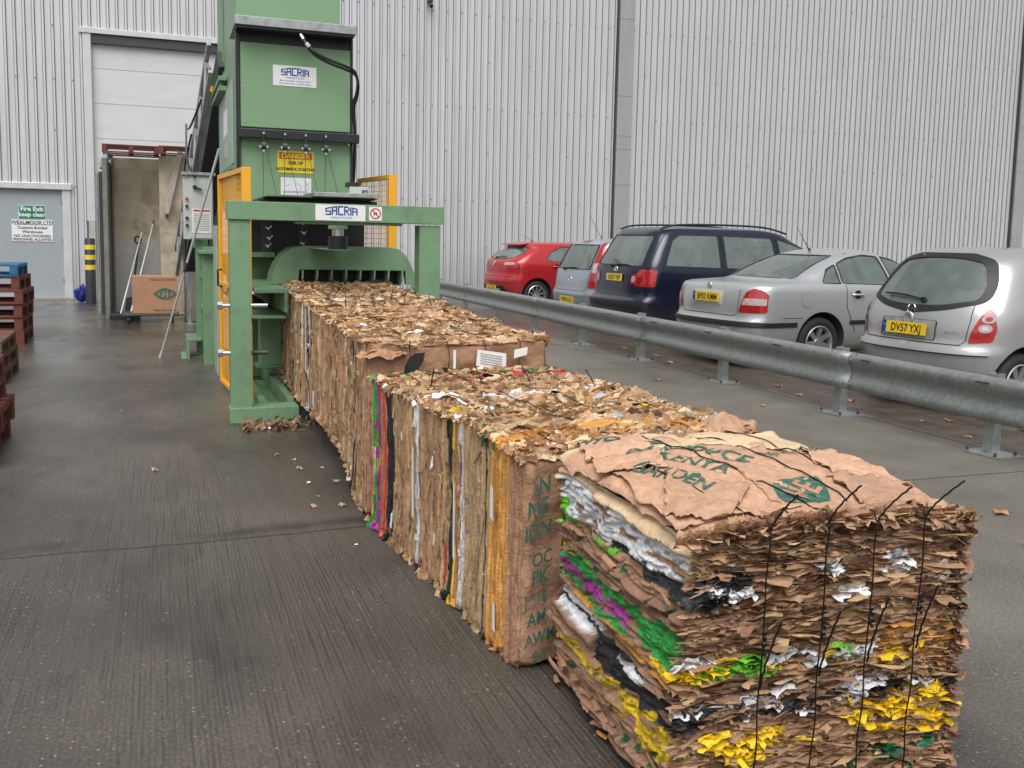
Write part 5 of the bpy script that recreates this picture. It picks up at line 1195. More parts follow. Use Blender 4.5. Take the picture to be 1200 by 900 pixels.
MB().prism([(-.62, .02), (-.40, .02), (-.42, .30), (-.47, .34), (-.58, .32)], 'y', 18.86, 18.87).build('blade', M['dark_grey'], sv)
# ================================================================== CARS  (local: x forward from the rear, y to the car's left, z up)
def pchip(xs, ys, x):
    xs, ys = np.array(xs, float), np.array(ys, float); h = np.diff(xs); dl = np.diff(ys) / h; m = np.zeros(len(xs)); m[0], m[-1] = dl[0], dl[-1]
    for i in range(1, len(xs) - 1):
        m[i] = 0 if dl[i - 1] * dl[i] <= 0 else 3 * (h[i - 1] + h[i]) / ((2 * h[i] + h[i - 1]) / dl[i - 1] + (h[i] + 2 * h[i - 1]) / dl[i])
    i = np.clip(np.searchsorted(xs, x) - 1, 0, len(h) - 1); t = (x - xs[i]) / h[i]
    return (2 * t ** 3 - 3 * t ** 2 + 1) * ys[i] + (t ** 3 - 2 * t ** 2 + t) * h[i] * m[i] + (-2 * t ** 3 + 3 * t ** 2) * ys[i + 1] + (t ** 3 - t ** 2) * h[i] * m[i + 1]
def body_mesh(levels, n=3.0, nf=3.0, nz=46):
    """levels: (z, x_rear, x_front, half width, rear corner length, front corner length)"""
    A = np.array(levels, float); s = np.concatenate([[0], np.cumsum(np.maximum(.02, np.linalg.norm(np.diff(A[:, :4], axis=0) * [1, .35, .15, .8], axis=1)))])
    q = np.linspace(0, s[-1], nz); Z, XR, XF, Wd, AR, AF = [pchip(s, A[:, k], q) for k in range(6)]
    th = np.linspace(0, np.pi / 2, 15); half = []
    for k in range(nz):
        pts = []
        ar = min(AR[k], (XF[k] - XR[k]) * .48); af = min(AF[k], (XF[k] - XR[k]) * .48)
        for t in th: pts.append((XR[k] + ar * (1 - abs(math.cos(t)) ** (2 / n)), -Wd[k] * abs(math.sin(t)) ** (2 / n)))
        for u in np.linspace(0, 1, 30)[1:-1]:
            x = XR[k] + ar + (XF[k] - af - XR[k] - ar) * u; pts.append((x, -Wd[k] - .012 * math.sin(math.pi * u)))
        for t in th[::-1]: pts.append((XF[k] - af * (1 - abs(math.cos(t)) ** (2 / nf)), -Wd[k] * abs(math.sin(t)) ** (2 / nf)))
        half.append(pts)
    m = len(half[0]); V = []; F = []
    for k in range(nz):
        ringp = [(x, y, Z[k]) for x, y in half[k]] + [(x, -y, Z[k]) for x, y in half[k][::-1][1:-1]]
        V += ringp
    R_ = 2 * m - 2
    for k in range(nz - 1):
        for i in range(R_): F.append((k * R_ + i, k * R_ + (i + 1) % R_, (k + 1) * R_ + (i + 1) % R_, (k + 1) * R_ + i))
    for k in (0, nz - 1):
        for i in range(m - 1):
            a, b_ = i, i + 1; c, d_ = (R_ - i) % R_, (R_ - i - 1) % R_
            f = [k * R_ + a, k * R_ + b_, k * R_ + d_, k * R_ + c]; f = list(dict.fromkeys(f))
            if len(f) >= 3: F.append(tuple(f) if k else tuple(f[::-1]))
    me = bpy.data.meshes.new('body'); me.from_pydata(V, [], F)
    bm = bmesh.new(); bm.from_mesh(me); bmesh.ops.remove_doubles(bm, verts=bm.verts, dist=1e-5); bmesh.ops.recalc_face_normals(bm, faces=bm.faces); bm.to_mesh(me); bm.free()
    return me
def clip_poly(poly, x0, x1, y0, y1):
    def cl(p, f, inter):
        o = []
        for i in range(len(p)):
            a, b_ = p[i], p[(i + 1) % len(p)]; fa, fb = f(a), f(b_)
            if fa: o.append(a)
            if fa != fb: o.append(inter(a, b_))
        return o
    ix = lambda c: (lambda a, b_: (c, a[1] + (b_[1] - a[1]) * (c - a[0]) / (b_[0] - a[0]))); iy = lambda c: (lambda a, b_: (a[0] + (b_[0] - a[0]) * (c - a[1]) / (b_[1] - a[1]), c))
    for f, it in ((lambda p: p[0] >= x0, ix(x0)), (lambda p: p[0] <= x1, ix(x1)), (lambda p: p[1] >= y0, iy(y0)), (lambda p: p[1] <= y1, iy(y1))):
        if len(poly) < 3: return []
        poly = cl(poly, f, it)
    return poly
def round_poly(p, r=.03, n=4):
    out = []; N_ = len(p)
    for i in range(N_):
        a, b_, c = Vector(p[i - 1]), Vector(p[i]), Vector(p[(i + 1) % N_]); l = min((a - b_).length, (c - b_).length) * .45; rr = min(r, l)
        s, e = b_ + (a - b_).normalized() * rr, b_ + (c - b_).normalized() * rr
        for k in range(n + 1): t = k / n; q = (1 - t) ** 2 * s + 2 * t * (1 - t) * b_ + t * t * e; out.append((q.x, q.y))
    return out
def patch(bvh, poly, view, lift, name, material, parent, step=.05, rnd=.03, side=-1):
    """sheet lying on the body: polygon in the side view (x,z) or rear view (y,z)"""
    if rnd: poly = round_poly(poly, rnd)
    us = [p[0] for p in poly]; vs = [p[1] for p in poly]; V = []; F = []; key = {}
    def vert(p):
        k = (round(p[0], 5), round(p[1], 5))
        if k in key: return key[k]
        if view == 'side': o, d = Vector((p[0], side * 3, p[1])), Vector((0, -side, 0))
        elif view == 'rear': o, d = Vector((-3, p[0], p[1])), Vector((1, 0, 0))
        else: o, d = Vector((9, p[0], p[1])), Vector((-1, 0, 0))
        h, nrm, _, _ = bvh.ray_cast(o, d)
        if h is None: return None
        if nrm.dot(d) > 0: nrm = -nrm
        if view == 'rear' and abs(nrm.dot(d)) < .16: return None
        V.append(tuple(h + nrm * lift)); key[k] = len(V) - 1; return key[k]
    for i in range(int((max(us) - min(us)) / step) + 1):
        for j in range(int((max(vs) - min(vs)) / step) + 1):
            x0, y0 = min(us) + i * step, min(vs) + j * step; c = clip_poly(poly, x0, x0 + step, y0, y0 + step)
            if len(c) < 3: continue
            f = [vert(p) for p in c]
            if None in f: continue
            f = list(dict.fromkeys(f))
            if len(f) >= 3: F.append(tuple(f))
    me = bpy.data.meshes.new(name); me.from_pydata(V, [], F); me.materials.append(material)
    bm = bmesh.new(); bm.from_mesh(me); bmesh.ops.remove_doubles(bm, verts=bm.verts, dist=2e-4); bmesh.ops.recalc_face_normals(bm, faces=bm.faces); bm.to_mesh(me); bm.free()
    me.shade_smooth(); return link(name, me, parent)
def rim_poly(poly, g):       # ring polygon strips round a window
    out = []; c = Vector((sum(p[0] for p in poly) / len(poly), sum(p[1] for p in poly) / len(poly)))
    return [tuple(Vector(p) + (Vector(p) - c).normalized() * g) for p in poly]
def line_poly(pts, w):
    L_, R__ = [], []
    for i, p in enumerate(pts):
        a, b_ = Vector(pts[max(i - 1, 0)]), Vector(pts[min(i + 1, len(pts) - 1)]); d = (b_ - a).normalized(); n_ = Vector((-d.y, d.x)) * w / 2
        L_.append(tuple(Vector(p) + n_)); R__.append(tuple(Vector(p) - n_))
    return L_ + R__[::-1]
def boolean(o, cutters):
    dg = bpy.context.evaluated_depsgraph_get
    for c in cutters:
        m = o.modifiers.new('b', 'BOOLEAN'); m.operation = 'DIFFERENCE'; m.object = c; m.solver = 'EXACT'; m.material_mode = 'TRANSFER'
    me = bpy.data.meshes.new_from_object(o.evaluated_get(dg())); old = o.data; o.modifiers.clear(); o.data = me
    for c in cutters: bpy.data.objects.remove(c)
def wheel(parent, x, y, r, rr, spokes, side, rimm, w=.19):
    o = MB().lathe([(-w / 2 + .02, rr * .98), (-w / 2 + .006, rr + .012), (-w / 2, (r + rr) / 2), (-w / 2 + .02, r - .015), (-w / 2 + .05, r), (w / 2 - .03, r), (w / 2, r - .05), (w / 2, rr), (w / 2 - .06, rr)], (0, 0, 0), 'y', 48).build('wheel', M['tyre'], parent, smooth=True)
    o.location = (x, y, r); o.rotation_euler = (0, .35, 0 if side < 0 else math.pi)
    mb = MB().lathe([(-w / 2 + .012, rr + .004), (-w / 2 + .004, rr - .008), (-w / 2 + .03, rr - .022), (-w / 2 + .10, rr - .03)], (0, 0, 0), 'y', 48)
    for i in range(spokes):
        a = 2 * math.pi * i / spokes; ca, sa = math.cos(a), math.sin(a); ww = .030 if spokes < 9 else .018
        def P(rad, t, dep): return (rad * ca - t * sa, dep, rad * sa + t * ca)
        mb.add([P(.03, -ww * .9, -w / 2 + .035), P(.03, ww * .9, -w / 2 + .035), P(rr - .015, ww, -w / 2 + .018), P(rr - .015, -ww, -w / 2 + .018), P(.03, -ww * .9, -w / 2 + .07), P(.03, ww * .9, -w / 2 + .07), P(rr - .015, ww, -w / 2 + .05), P(rr - .015, -ww, -w / 2 + .05)],
               [(0, 1, 2, 3), (0, 4, 5, 1), (1, 5, 6, 2), (2, 6, 7, 3), (3, 7, 4, 0)])
    mb.cyl((0, -w / 2 + .022, 0), (0, -w / 2 + .06, 0), .045, 20); mb.build('rim', rimm, o, smooth=True)
    MB().cyl((0, -w / 2 + .075, 0), (0, -w / 2 + .08, 0), rr - .02, 32).build('brake_disc', M['trim'], o)
def plate(parent, txt, x, y, z, tilt, blue=True, surround=None):
    t = Matrix.Translation((x, y, z)) @ Matrix.Rotation(R(-90), 4, 'Z') @ Matrix.Rotation(R(90) - tilt, 4, 'X')
    if surround: s = MB().box(-.30, -.09, -.006, .30, .085, -.001).build('plate_recess', surround, parent); s.matrix_local = t
    p = MB().box(-.26, -.0555, 0, .26, .0555, .006).build('number_plate', M['plate_yellow'], parent); p.matrix_local = t
    if blue:
        MB().box(-.26, -.0555, .0062, -.215, .0555, .0075).build('blue_band', M['euro_blue'], p); c0 = .025
        MB().box(-.243, .01, .0077, -.231, .022, .008).build('star_ring', M['plate_yellow'], p)
    else: c0 = 0
    text_mesh([(txt, c0, -.036, .103)], M['black_ink'], 'plate_lettering', p, .014, .84, Matrix.Translation((0, 0, .0085)))
    return p
def headrests(parent, xs, ys, z, w=.26):
    for x in xs:
        for y in ys:
            s = MB().box(x, y - w * .95, .5, x + .12, y + w * .95, z - .20).build('seat', M['seat'], parent, bevel=.05)
            s.modifiers[0].segments = 4
            h = MB().box(x + .02, y - w * .52, z - .15, x + .11, y + w * .52, z + .05).build('headrest', M['seat'], s, bevel=.04); h.modifiers[0].segments = 4
            MB().cyl((x + .06, y - .05, z - .22), (x + .06, y - .05, z - .14), .008, 6).cyl((x + .06, y + .05, z - .22), (x + .06, y + .05, z - .14), .008, 6).build('headrest_stalk', M['galv'], s)
def car(name_label, pos, yaw, paint, levels, wins, rear_glass, wheels, r, rr, spokes, cab, n=3.0, group='cars parked beyond the barrier', lip=None, front_glass=None):
    t = thing('parked_car', name_label, 'car', (pos[0], pos[1], 0), R(yaw), group); t.scale = (1, 1, 1.025)
    me = body_mesh(levels, n); me.materials.append(paint); me.materials.append(M['interior'])
    bv0 = BVHTree.FromPolygons([v.co.copy() for v in me.vertices], [tuple(p.vertices) for p in me.polygons])
    body = link('body', me); cut = []
    for x in wheels: 
        for s in (-1, 1):
            c = MB().cyl((x, s * .62, r + .01), (x, s * 1.3, r + .01), r + .055, 40); m_ = c.mesh('c', [paint, M['interior']]); 
            for p in m_.polygons: p.material_index = 1
            cut.append(link('c', m_))
    zs0, zs1, prof, hw0, hw1 = cab
    V = []; nn = len(prof)
    for s in (-1, 1):
        for x, z in prof: V.append((x, s * (hw0 + (hw1 - hw0) * np.clip((z - zs0) / (zs1 - zs0), 0, 1)), z))
    c = MB().add(V, [tuple(range(nn)), tuple(range(nn, 2 * nn))[::-1]] + [(i, i + nn, (i + 1) % nn + nn, (i + 1) % nn) for i in range(nn)]); m_ = c.mesh('c', [paint, M['interior']])
    for p in m_.polygons: p.material_index = 1
    cut.append(link('c', m_))
    for w_ in wins:
        m_ = MB().prism(round_poly(w_, .03), 'y', -1.3, 1.3).mesh('c', [paint, M['trim']]); 
        for p in m_.polygons: p.material_index = 1
        cut.append(link('c', m_))
    if rear_glass:
        m_ = MB().prism(round_poly(rear_glass, .05), 'x', -1, max(p[0] for p in prof) * .5).mesh('c', [paint, M['trim']])
        for p in m_.polygons: p.material_index = 1
        cut.append(link('c', m_))
    if front_glass:
        m_ = MB().prism(round_poly(front_glass, .05), 'x', max(p[0] for p in prof) * .6, 6).mesh('c', [paint, M['trim']])
        for p in m_.polygons: p.material_index = 1
        cut.append(link('c', m_))
    boolean(body, cut); body.parent = t; body.data.shade_smooth(); body.data.set_sharp_from_angle(angle=R(32))
    for s in (-1, 1):
        for w_ in wins: patch(bv0, w_, 'side', -.006, 'window', M['glass'], t, .08, .03, s)
    if rear_glass: patch(bv0, rear_glass, 'rear', -.006, 'rear_window', M['glass'], t, .08, .05)
    if front_glass: patch(bv0, front_glass, 'front', -.006, 'windscreen', M['glass'], t, .08, .05)
    Wd = max(l[3] for l in levels)
    for x in wheels:
        for s in (-1, 1): wheel(t, x, s * (Wd - .115), r, rr, spokes, s, M['alloy'])
    MB().box(.4, -.6, .16, 3.4, .6, .24).build('underbody', M['trim'], t)
    return t, bv0
def mirror(p): return [(-a, b_) for a, b_ in p]
def frame_patch(bv, poly, view, g, lift, name, mt, parent, side=-1, rnd=.05, zmax=9):
    """flat ring of trim around a window opening"""
    outer = [(a, min(b_, zmax)) for a, b_ in round_poly(rim_poly(poly, g), rnd, 5)]; inner = round_poly(poly, rnd * .8, 5); n_ = len(outer); V = []; F = []
    def hit(p):
        if view == 'side': o, d = Vector((p[0], side * 3, p[1])), Vector((0, -side, 0))
        else: o, d = Vector((-3, p[0], p[1])), Vector((1, 0, 0))
        h, nn, _, _ = bv.ray_cast(o, d)
        if h is None: return None
        if nn.dot(d) > 0: nn = -nn
        return h + nn * lift
    last = None
    def dens(q):
        o = []
        for i in range(n_):
            a, b_ = Vector(q[i]), Vector(q[(i + 1) % n_])
            for k in range(6): o.append(a.lerp(b_, k / 6))
        return o
    for po, pi in zip(dens(outer), dens(inner)):
        a, b_ = hit(po), hit(pi)
        if a is None or b_ is None: a, b_ = last if last else (Vector((0, 0, 0)), Vector((0, 0, 0)))
        last = (a, b_); V += [tuple(a), tuple(b_)]
    m_ = len(V) // 2; F = [(2 * i, 2 * i + 1, (2 * i + 3) % (2 * m_), (2 * i + 2) % (2 * m_)) for i in range(m_)]
    me = bpy.data.meshes.new(name); me.from_pydata(V, [], F); me.materials.append(mt); me.shade_smooth(); return link(name, me, parent)
def aerial(t, p, q, m_='trim'):
    o = MB().cyl(p, q, .006, 6, .003).build('aerial', M[m_], t, smooth=True); MB().cyl(Vector(p) - Vector((0, 0, .01)), Vector(p) + Vector((0, 0, .03)), .022, 10, .012).build('aerial_base', M[m_], o, smooth=True)
def wiper(t, bv, y0, z0, y1, z1):
    pts = []
    for k in range(9):
        y, z = y0 + (y1 - y0) * k / 8, z0 + (z1 - z0) * k / 8 + .015 * math.sin(math.pi * k / 8); h, nn, _, _ = bv.ray_cast(Vector((-3, y, z)), Vector((1, 0, 0)))
        if h: pts.append(h + Vector((-.022, 0, .004)))
    o = MB().tube(pts, .010, 6).build('rear_wiper', M['trim'], t, smooth=True); MB().cyl(pts[0] + Vector((.02, 0, 0)), pts[0] - Vector((.012, 0, 0)), .026, 12).build('wiper_pivot', M['trim'], o, smooth=True)
def handle(t, bv, x, z, m_, side=-1):
    h, nn, _, _ = bv.ray_cast(Vector((x, side * 3, z)), Vector((0, -side, 0))); y = h.y
    o = MB().lathe([(0, .0), (side * .004, .05), (0, .055)], (x, y + side * .001, z), 'y', 20).build('handle_recess', M['gap'], t, smooth=True)
    MB().tube([(x - .09, y + side * .006, z), (x - .07, y + side * .028, z), (x + .07, y + side * .028, z), (x + .09, y + side * .006, z)], .015, 8).build('door_handle', m_, t, smooth=True)
def badge_ring(t, x, y, z, r, tilt=0, kind='bar'):
    mb = MB(); n_ = 28
    tor = []
    for i in range(n_):
        a = 2 * math.pi * i / n_
        for k in range(6):
            b_ = 2 * math.pi * k / 6; rad = r + .006 * math.cos(b_); tor.append((x - .004 + .005 * math.sin(b_) + math.sin(tilt) * rad * math.sin(a), y + rad * math.cos(a), z + rad * math.sin(a)))
    mb.add(tor, [(i * 6 + k, i * 6 + (k + 1) % 6, ((i + 1) % n_) * 6 + (k + 1) % 6, ((i + 1) % n_) * 6 + k) for i in range(n_) for k in range(6)])
    if kind == 'bar': mb.box(x - .012, y - r * 1.25, z - .012, x, y + r * 1.25, z + .012)
    elif kind == 'vw':
        for a, b_ in (((-.55, .75), (-.22, .05)), ((-.22, .05), (0, .45)), ((0, .45), (.22, .05)), ((.22, .05), (.55, .75)), ((-.85, .2), (-.4, -.8)), ((-.4, -.8), (0, .0)), ((0, .0), (.4, -.8)), ((.4, -.8), (.85, .2))):
            mb.bar((x - .008, y - a[0] * r, z + a[1] * r), (x - .008, y - b_[0] * r, z + b_[1] * r), .007, .006, (1, 0, 0))
    elif kind == 'oval': mb.box(x - .008, y - r * .8, z - .010, x - .002, y + r * .8, z + .010)
    mb.build('badge', M['chrome'], t, smooth=False)

# ---- silver saloon ----------------------------------------------------
lv = [(.20, .18, 4.50, .76, .45, .6), (.27, .06, 4.62, .83, .45, .7), (.42, .01, 4.69, .862, .42, .8), (.55, .00, 4.70, .870, .40, .8), (.585, .015, 4.70, .872, .40, .8), (.62, .05, 4.66, .873, .40, .8), (.80, .055, 4.50, .873, .40, .8),
      (.93, .075, 4.0, .868, .42, .8), (.99, .10, 3.62, .858, .42, .8), (1.015, .16, 3.42, .845, .45, .6), (1.035, .42, 3.30, .825, .5, .5), (1.055, .70, 3.22, .80, .45, .5), (1.16, .93, 2.98, .745, .35, .5), (1.30, 1.24, 2.68, .665, .35, .45), (1.385, 1.50, 2.45, .60, .4, .4), (1.425, 1.70, 2.28, .53, .45, .4), (1.450, 1.92, 2.12, .40, .12, .12), (1.456, 1.98, 2.07, .2, .04, .04)]
wins = [[(1.14, 1.045), (1.40, 1.04), (1.40, 1.255), (1.26, 1.19)], [(1.455, 1.04), (2.22, 1.02), (2.14, 1.365), (1.92, 1.375), (1.66, 1.34), (1.455, 1.275)], [(2.29, 1.02), (2.98, 1.005), (2.78, 1.17), (2.55, 1.30), (2.22, 1.365)]]
rg_ = [(-.60, 1.085), (.60, 1.085), (.50, 1.37), (-.50, 1.37)]
cabp = [(1.05, .86), (3.0, .86), (3.0, 1.02), (2.50, 1.32), (2.3, 1.40), (1.7, 1.40), (1.45, 1.32), (1.0, 1.09)]
PASS = (6.50, 10.52, 6)
t, bv = car('silver saloon with a black bumper strip, plate BP03 KMM', PASS[:2], PASS[2], M['p_silver'], lv, wins, rg_, (1.10, 3.80), .315, .205, 7, (.86, 1.40, cabp, .72, .54), front_glass=[(-.58, 1.05), (.58, 1.05), (.48, 1.35), (-.48, 1.35)])
for s in (-1, 1):
    lp_ = [(s * .565, .685), (s * .852, .685), (s * .850, .90), (s * .80, .955), (s * .72, .975), (s * .64, .93)]
    l = patch(bv, lp_, 'rear', .006, 'tail_light', M['light_red'], t, .02, .03)
    patch(bv, [(s * .61, .775), (s * .846, .775), (s * .843, .855), (s * .63, .855)], 'rear', .009, 'clear_lens', M['light_clear'], l, .02, .015)
    frame_patch(bv, wins[1], 'side', .02, .002, 'window_trim', M['trim'], t, s, .03)
    frame_patch(bv, wins[0], 'side', .02, .002, 'window_trim', M['trim'], t, s, .03); frame_patch(bv, wins[2], 'side', .02, .002, 'window_trim', M['trim'], t, s, .03)
    patch(bv, line_poly([(.10, .545), (.72, .545)], .055), 'side', .010, 'bumper_strip', M['trim'], t, .03, .01, s)
    patch(bv, line_poly([(1.46, 1.02), (1.47, .75), (1.62, .45)], .008), 'side', .003, 'door_gap', M['gap'], t, .03, 0, s); patch(bv, line_poly([(2.26, 1.0), (2.24, .6), (2.22, .30)], .008), 'side', .003, 'door_gap', M['gap'], t, .03, 0, s)
    patch(bv, line_poly([(1.52, .56), (2.2, .56)], .05), 'side', .012, 'rubbing_strip', M['trim'], t, .04, .01, s); handle(t, bv, 1.64, .90, M['p_silver'], s); handle(t, bv, 2.42, .90, M['p_silver'], s)
    patch(bv, line_poly([(.50, .625), (.80, .625)], .006), 'side', .003, 'bumper_gap', M['gap'], t, .03, 0, s)
patch(bv, [(-.85, .520), (.85, .520), (.85, .573), (-.85, .573)], 'rear', .012, 'bumper_strip', M['trim'], t, .03, .01)
patch(bv, line_poly([(-.56, .96), (-.555, .68), (-.50, .64), (.50, .64), (.555, .68), (.56, .96)], .007), 'rear', .003, 'boot_gap', M['gap'], t, .03, 0)
n_ = 24; q = MB(); h, nn, _, _ = bv.ray_cast(Vector((.86, -3, .82)), Vector((0, 1, 0))); ring(q, 0, 0, 0, .088, .093)
patch(bv, [(.86 + .095 * math.cos(a * math.pi / 12), .84 + .095 * math.sin(a * math.pi / 12)) for a in range(24)], 'side', .0025, 'fuel_flap_gap', M['galv'], t, .03, 0)
patch(bv, [(.86 + .089 * math.cos(a * math.pi / 12), .84 + .089 * math.sin(a * math.pi / 12)) for a in range(24)], 'side', .0045, 'fuel_flap', M['p_silver'], t, .03, 0)
patch(bv, [(-.30, .76), (.30, .76), (.30, .93), (-.30, .93)], 'rear', .004, 'plate_panel', M['silver'], t, .03, .01)
plate(t, 'BP03 KMM', .035, 0, .845, .02); badge_ring(t, .085, 0, .975, .042, 0, 'vw')
text_mesh([('PASSAT', .38, 0, .035), ('TDI', -.40, 0, .035)], M['chrome'], 'model_badge', t, .02, 1.1, Matrix.Translation((.052, 0, .935)) @ Matrix.Rotation(R(-90), 4, 'Z') @ Matrix.Rotation(R(90), 4, 'X')) if False else None
aerial(t, (1.62, 0, 1.43), (1.40, .0, 1.72)); headrests(t, (1.42, 2.2), (-.36, .36), 1.13)
frame_patch(bv, rg_, 'rear', .02, .002, 'rear_window_seal', M['trim'], t)
t.scale = (1.07, 1, 1.03); MB().box(1.15, .18, 1.02, 1.32, .42, 1.10).build('paper_on_shelf', M['white'], t, bevel=.02)

# ---- warm silver hatchback ---------------------------------------------
lv = [(.18, .20, 3.55, .70, .5, .6), (.28, .07, 3.64, .785, .55, .7), (.42, .015, 3.70, .82, .58, .8), (.56, .0, 3.71, .830, .58, .8), (.60, .005, 3.71, .831, .58, .8), (.63, .05, 3.68, .831, .55, .8), (.80, .075, 3.55, .830, .52, .8), (.92, .115, 3.2, .822, .5, .8), (1.0, .16, 3.0, .805, .5, .6), (1.15, .26, 2.75, .762, .5, .5), (1.30, .37, 2.5, .71, .48, .5), (1.42, .48, 2.25, .635, .48, .45), (1.475, .58, 2.1, .55, .5, .45), (1.505, .78, 1.9, .42, .4, .3), (1.52, 1.05, 1.6, .2, .1, .1)]
wins = [[(.86, 1.02), (1.50, 1.0), (1.50, 1.40), (1.05, 1.385), (.90, 1.24)], [(1.57, 1.0), (2.55, .98), (2.15, 1.36), (1.57, 1.405)]]
rg_ = [(-.60, 1.045), (-.30, .985), (0, .970), (.30, .985), (.60, 1.045), (.575, 1.20), (.47, 1.375), (.25, 1.41), (0, 1.42), (-.25, 1.41), (-.47, 1.375), (-.575, 1.20)]
cabp = [(.36, .82), (2.7, .82), (2.6, 1.0), (2.15, 1.36), (1.9, 1.44), (.75, 1.44), (.55, 1.36), (.40, 1.10)]
MIC = (6.68, 7.24, 5)
t, bv = car('warm silver small hatchback with a round back, plate DV57 YXJ', MIC[:2], MIC[2], M['p_silver2'], lv, wins, rg_, (.66, 3.05), .29, .19, 8, (.82, 1.44, cabp, .70, .50), 2.5, front_glass=[(-.55, 1.0), (.55, 1.0), (.45, 1.35), (-.45, 1.35)])
frame_patch(bv, rg_, 'rear', .075, .004, 'rear_window_surround', M['trim'], t, -1, .09, 1.458)
for s in (-1, 1):
    l = patch(bv, [(s * .60, .66), (s * .755, .68), (s * .772, .80), (s * .745, .93), (s * .69, .985), (s * .66, .90), (s * .62, .76)], 'rear', .006, 'tail_light', M['light_red'], t, .02, .03)
    for cy_, cz_ in ((.715, .885), (.705, .80)):
        patch(bv, [(s * cy_ + .042 * math.cos(a * math.pi / 10), cz_ + .037 * math.sin(a * math.pi / 10)) for a in range(20)], 'rear', .009, 'clear_lens', M['light_clear'], l, .02, 0)
        patch(bv, [(s * cy_ + .022 * math.cos(a * math.pi / 8), cz_ + .020 * math.sin(a * math.pi / 8)) for a in range(16)], 'rear', .012, 'lens_centre', M['light_red'] if cz_ > .85 else M['silver'], l, .02, 0)
    frame_patch(bv, wins[0], 'side', .025, .002, 'window_trim', M['trim'], t, s, .05); handle(t, bv, 1.15, .86, M['p_silver2'], s)
    patch(bv, line_poly([(.62, .62), (.66, .66), (.70, .98)], .006), 'side', .003, 'panel_gap', M['gap'], t, .03, 0, s) if False else None
    patch(bv, line_poly([(s * .58, 1.02), (s * .60, .86), (s * .585, .68), (s * .54, .64)], .006), 'rear', .003, 'hatch_gap', M['gap'], t, .02, 0)
patch(bv, line_poly([(-.55, .64), (.55, .64)], .007), 'rear', .004, 'hatch_gap', M['gap'], t, .03, 0)
patch(bv, [(-.76, .565), (.76, .565), (.76, .60), (-.76, .60)], 'rear', .022, 'bumper_ridge', M['p_silver2'], t, .03, .015); patch(bv, line_poly([(-.75, .558), (.75, .558)], .008), 'rear', .006, 'bumper_line', M['gap'], t, .03, 0)
pm = [(-.31, .665), (.31, .665), (.31, .84), (-.31, .84)]
patch(bv, pm, 'rear', .003, 'plate_recess', M['galv'], t, .03, .03); frame_patch(bv, pm, 'rear', .012, .005, 'recess_edge', M['gap'], t, -1, .03)
plate(t, 'DV57 YXJ', .042, .01, .755, .10); badge_ring(t, .115, 0, .935, .045, .1, 'bar')
hm = MB().lathe([(0, .001), (-.012, .05), (-.006, .062), (0, .066)], (.078, 0, .848), 'x', 24).build('tailgate_handle', M['p_silver2'], t, smooth=True)
patch(bv, [(-.10, .60), (.10, .60), (.07, .635), (-.07, .635)], 'rear', .005, 'bumper_recess', M['galv'], t, .02, .01)
wiper(t, bv, -.10, 1.02, .42, 1.055); headrests(t, (.95, 1.7), (-.33, .33), 1.12)
text_mesh([('MICRA', .47, 0, .036), ('SPIRITA', -.47, 0, .034)], M['chrome'], 'model_badge', t, .02, 1.15, None, lambda v: (bv.ray_cast(Vector((-3, v.x, .735 + v.y)), Vector((1, 0, 0)))[0] or Vector((.1, v.x, .735))) + Vector((-.004, 0, 0)), 0)
for ch in t.children:
    if ch.name.startswith('model_badge'):
        for v in ch.data.vertices: v.co.y = -v.co.y
        for v in ch.data.vertices:
            h = bv.ray_cast(Vector((-3, v.co.y, v.co.z)), Vector((1, 0, 0)))[0]
            if h: v.co.x = h.x - .004
MB().box(.62, -.38, 1.0, .90, -.05, 1.11).build('papers', M['white'], t, bevel=.02)

# ---- navy people carrier ------------------------------------------------
lv = [(.22, .16, 4.45, .78, .4, .6), (.30, .04, 4.58, .86, .4, .7), (.45, .0, 4.62, .892, .38, .8), (.55, .0, 4.63, .902, .38, .8), (.60, .02, 4.63, .905, .38, .8), (.64, .07, 4.6, .905, .38, .8), (.85, .085, 4.5, .905, .36, .8), (1.0, .10, 4.15, .902, .36, .8), (1.10, .125, 3.9, .89, .35, .6), (1.3, .215, 3.45, .838, .33, .5), (1.5, .32, 3.0, .78, .33, .5), (1.64, .40, 2.75, .715, .33, .45), (1.695, .50, 2.55, .64, .38, .45), (1.725, .75, 2.3, .5, .4, .4), (1.74, 1.1, 1.9, .25, .2, .2)]
wins = [[(.44, 1.13), (1.36, 1.10), (1.36, 1.60), (.74, 1.60), (.60, 1.52)], [(1.47, 1.10), (2.38, 1.07), (2.33, 1.58), (1.47, 1.60)], [(2.48, 1.07), (3.38, 1.04), (2.85, 1.45), (2.45, 1.565)]]
rg_ = [(-.66, 1.12), (.66, 1.12), (.575, 1.585), (-.575, 1.585)]
cabp = [(.40, .85), (3.5, .85), (3.4, 1.05), (2.8, 1.52), (2.55, 1.64), (.75, 1.64), (.58, 1.58), (.42, 1.2)]
SHA = (6.92, 14.12, 5)
t, bv = car('dark navy people carrier with roof rails, plate AD07 VEP', SHA[:2], SHA[2], M['p_navy'], lv, wins, rg_, (1.05, 3.88), .32, .21, 10, (.85, 1.64, cabp, .78, .60), 3.4, front_glass=[(-.65, 1.15), (.65, 1.15), (.55, 1.55), (-.55, 1.55)])
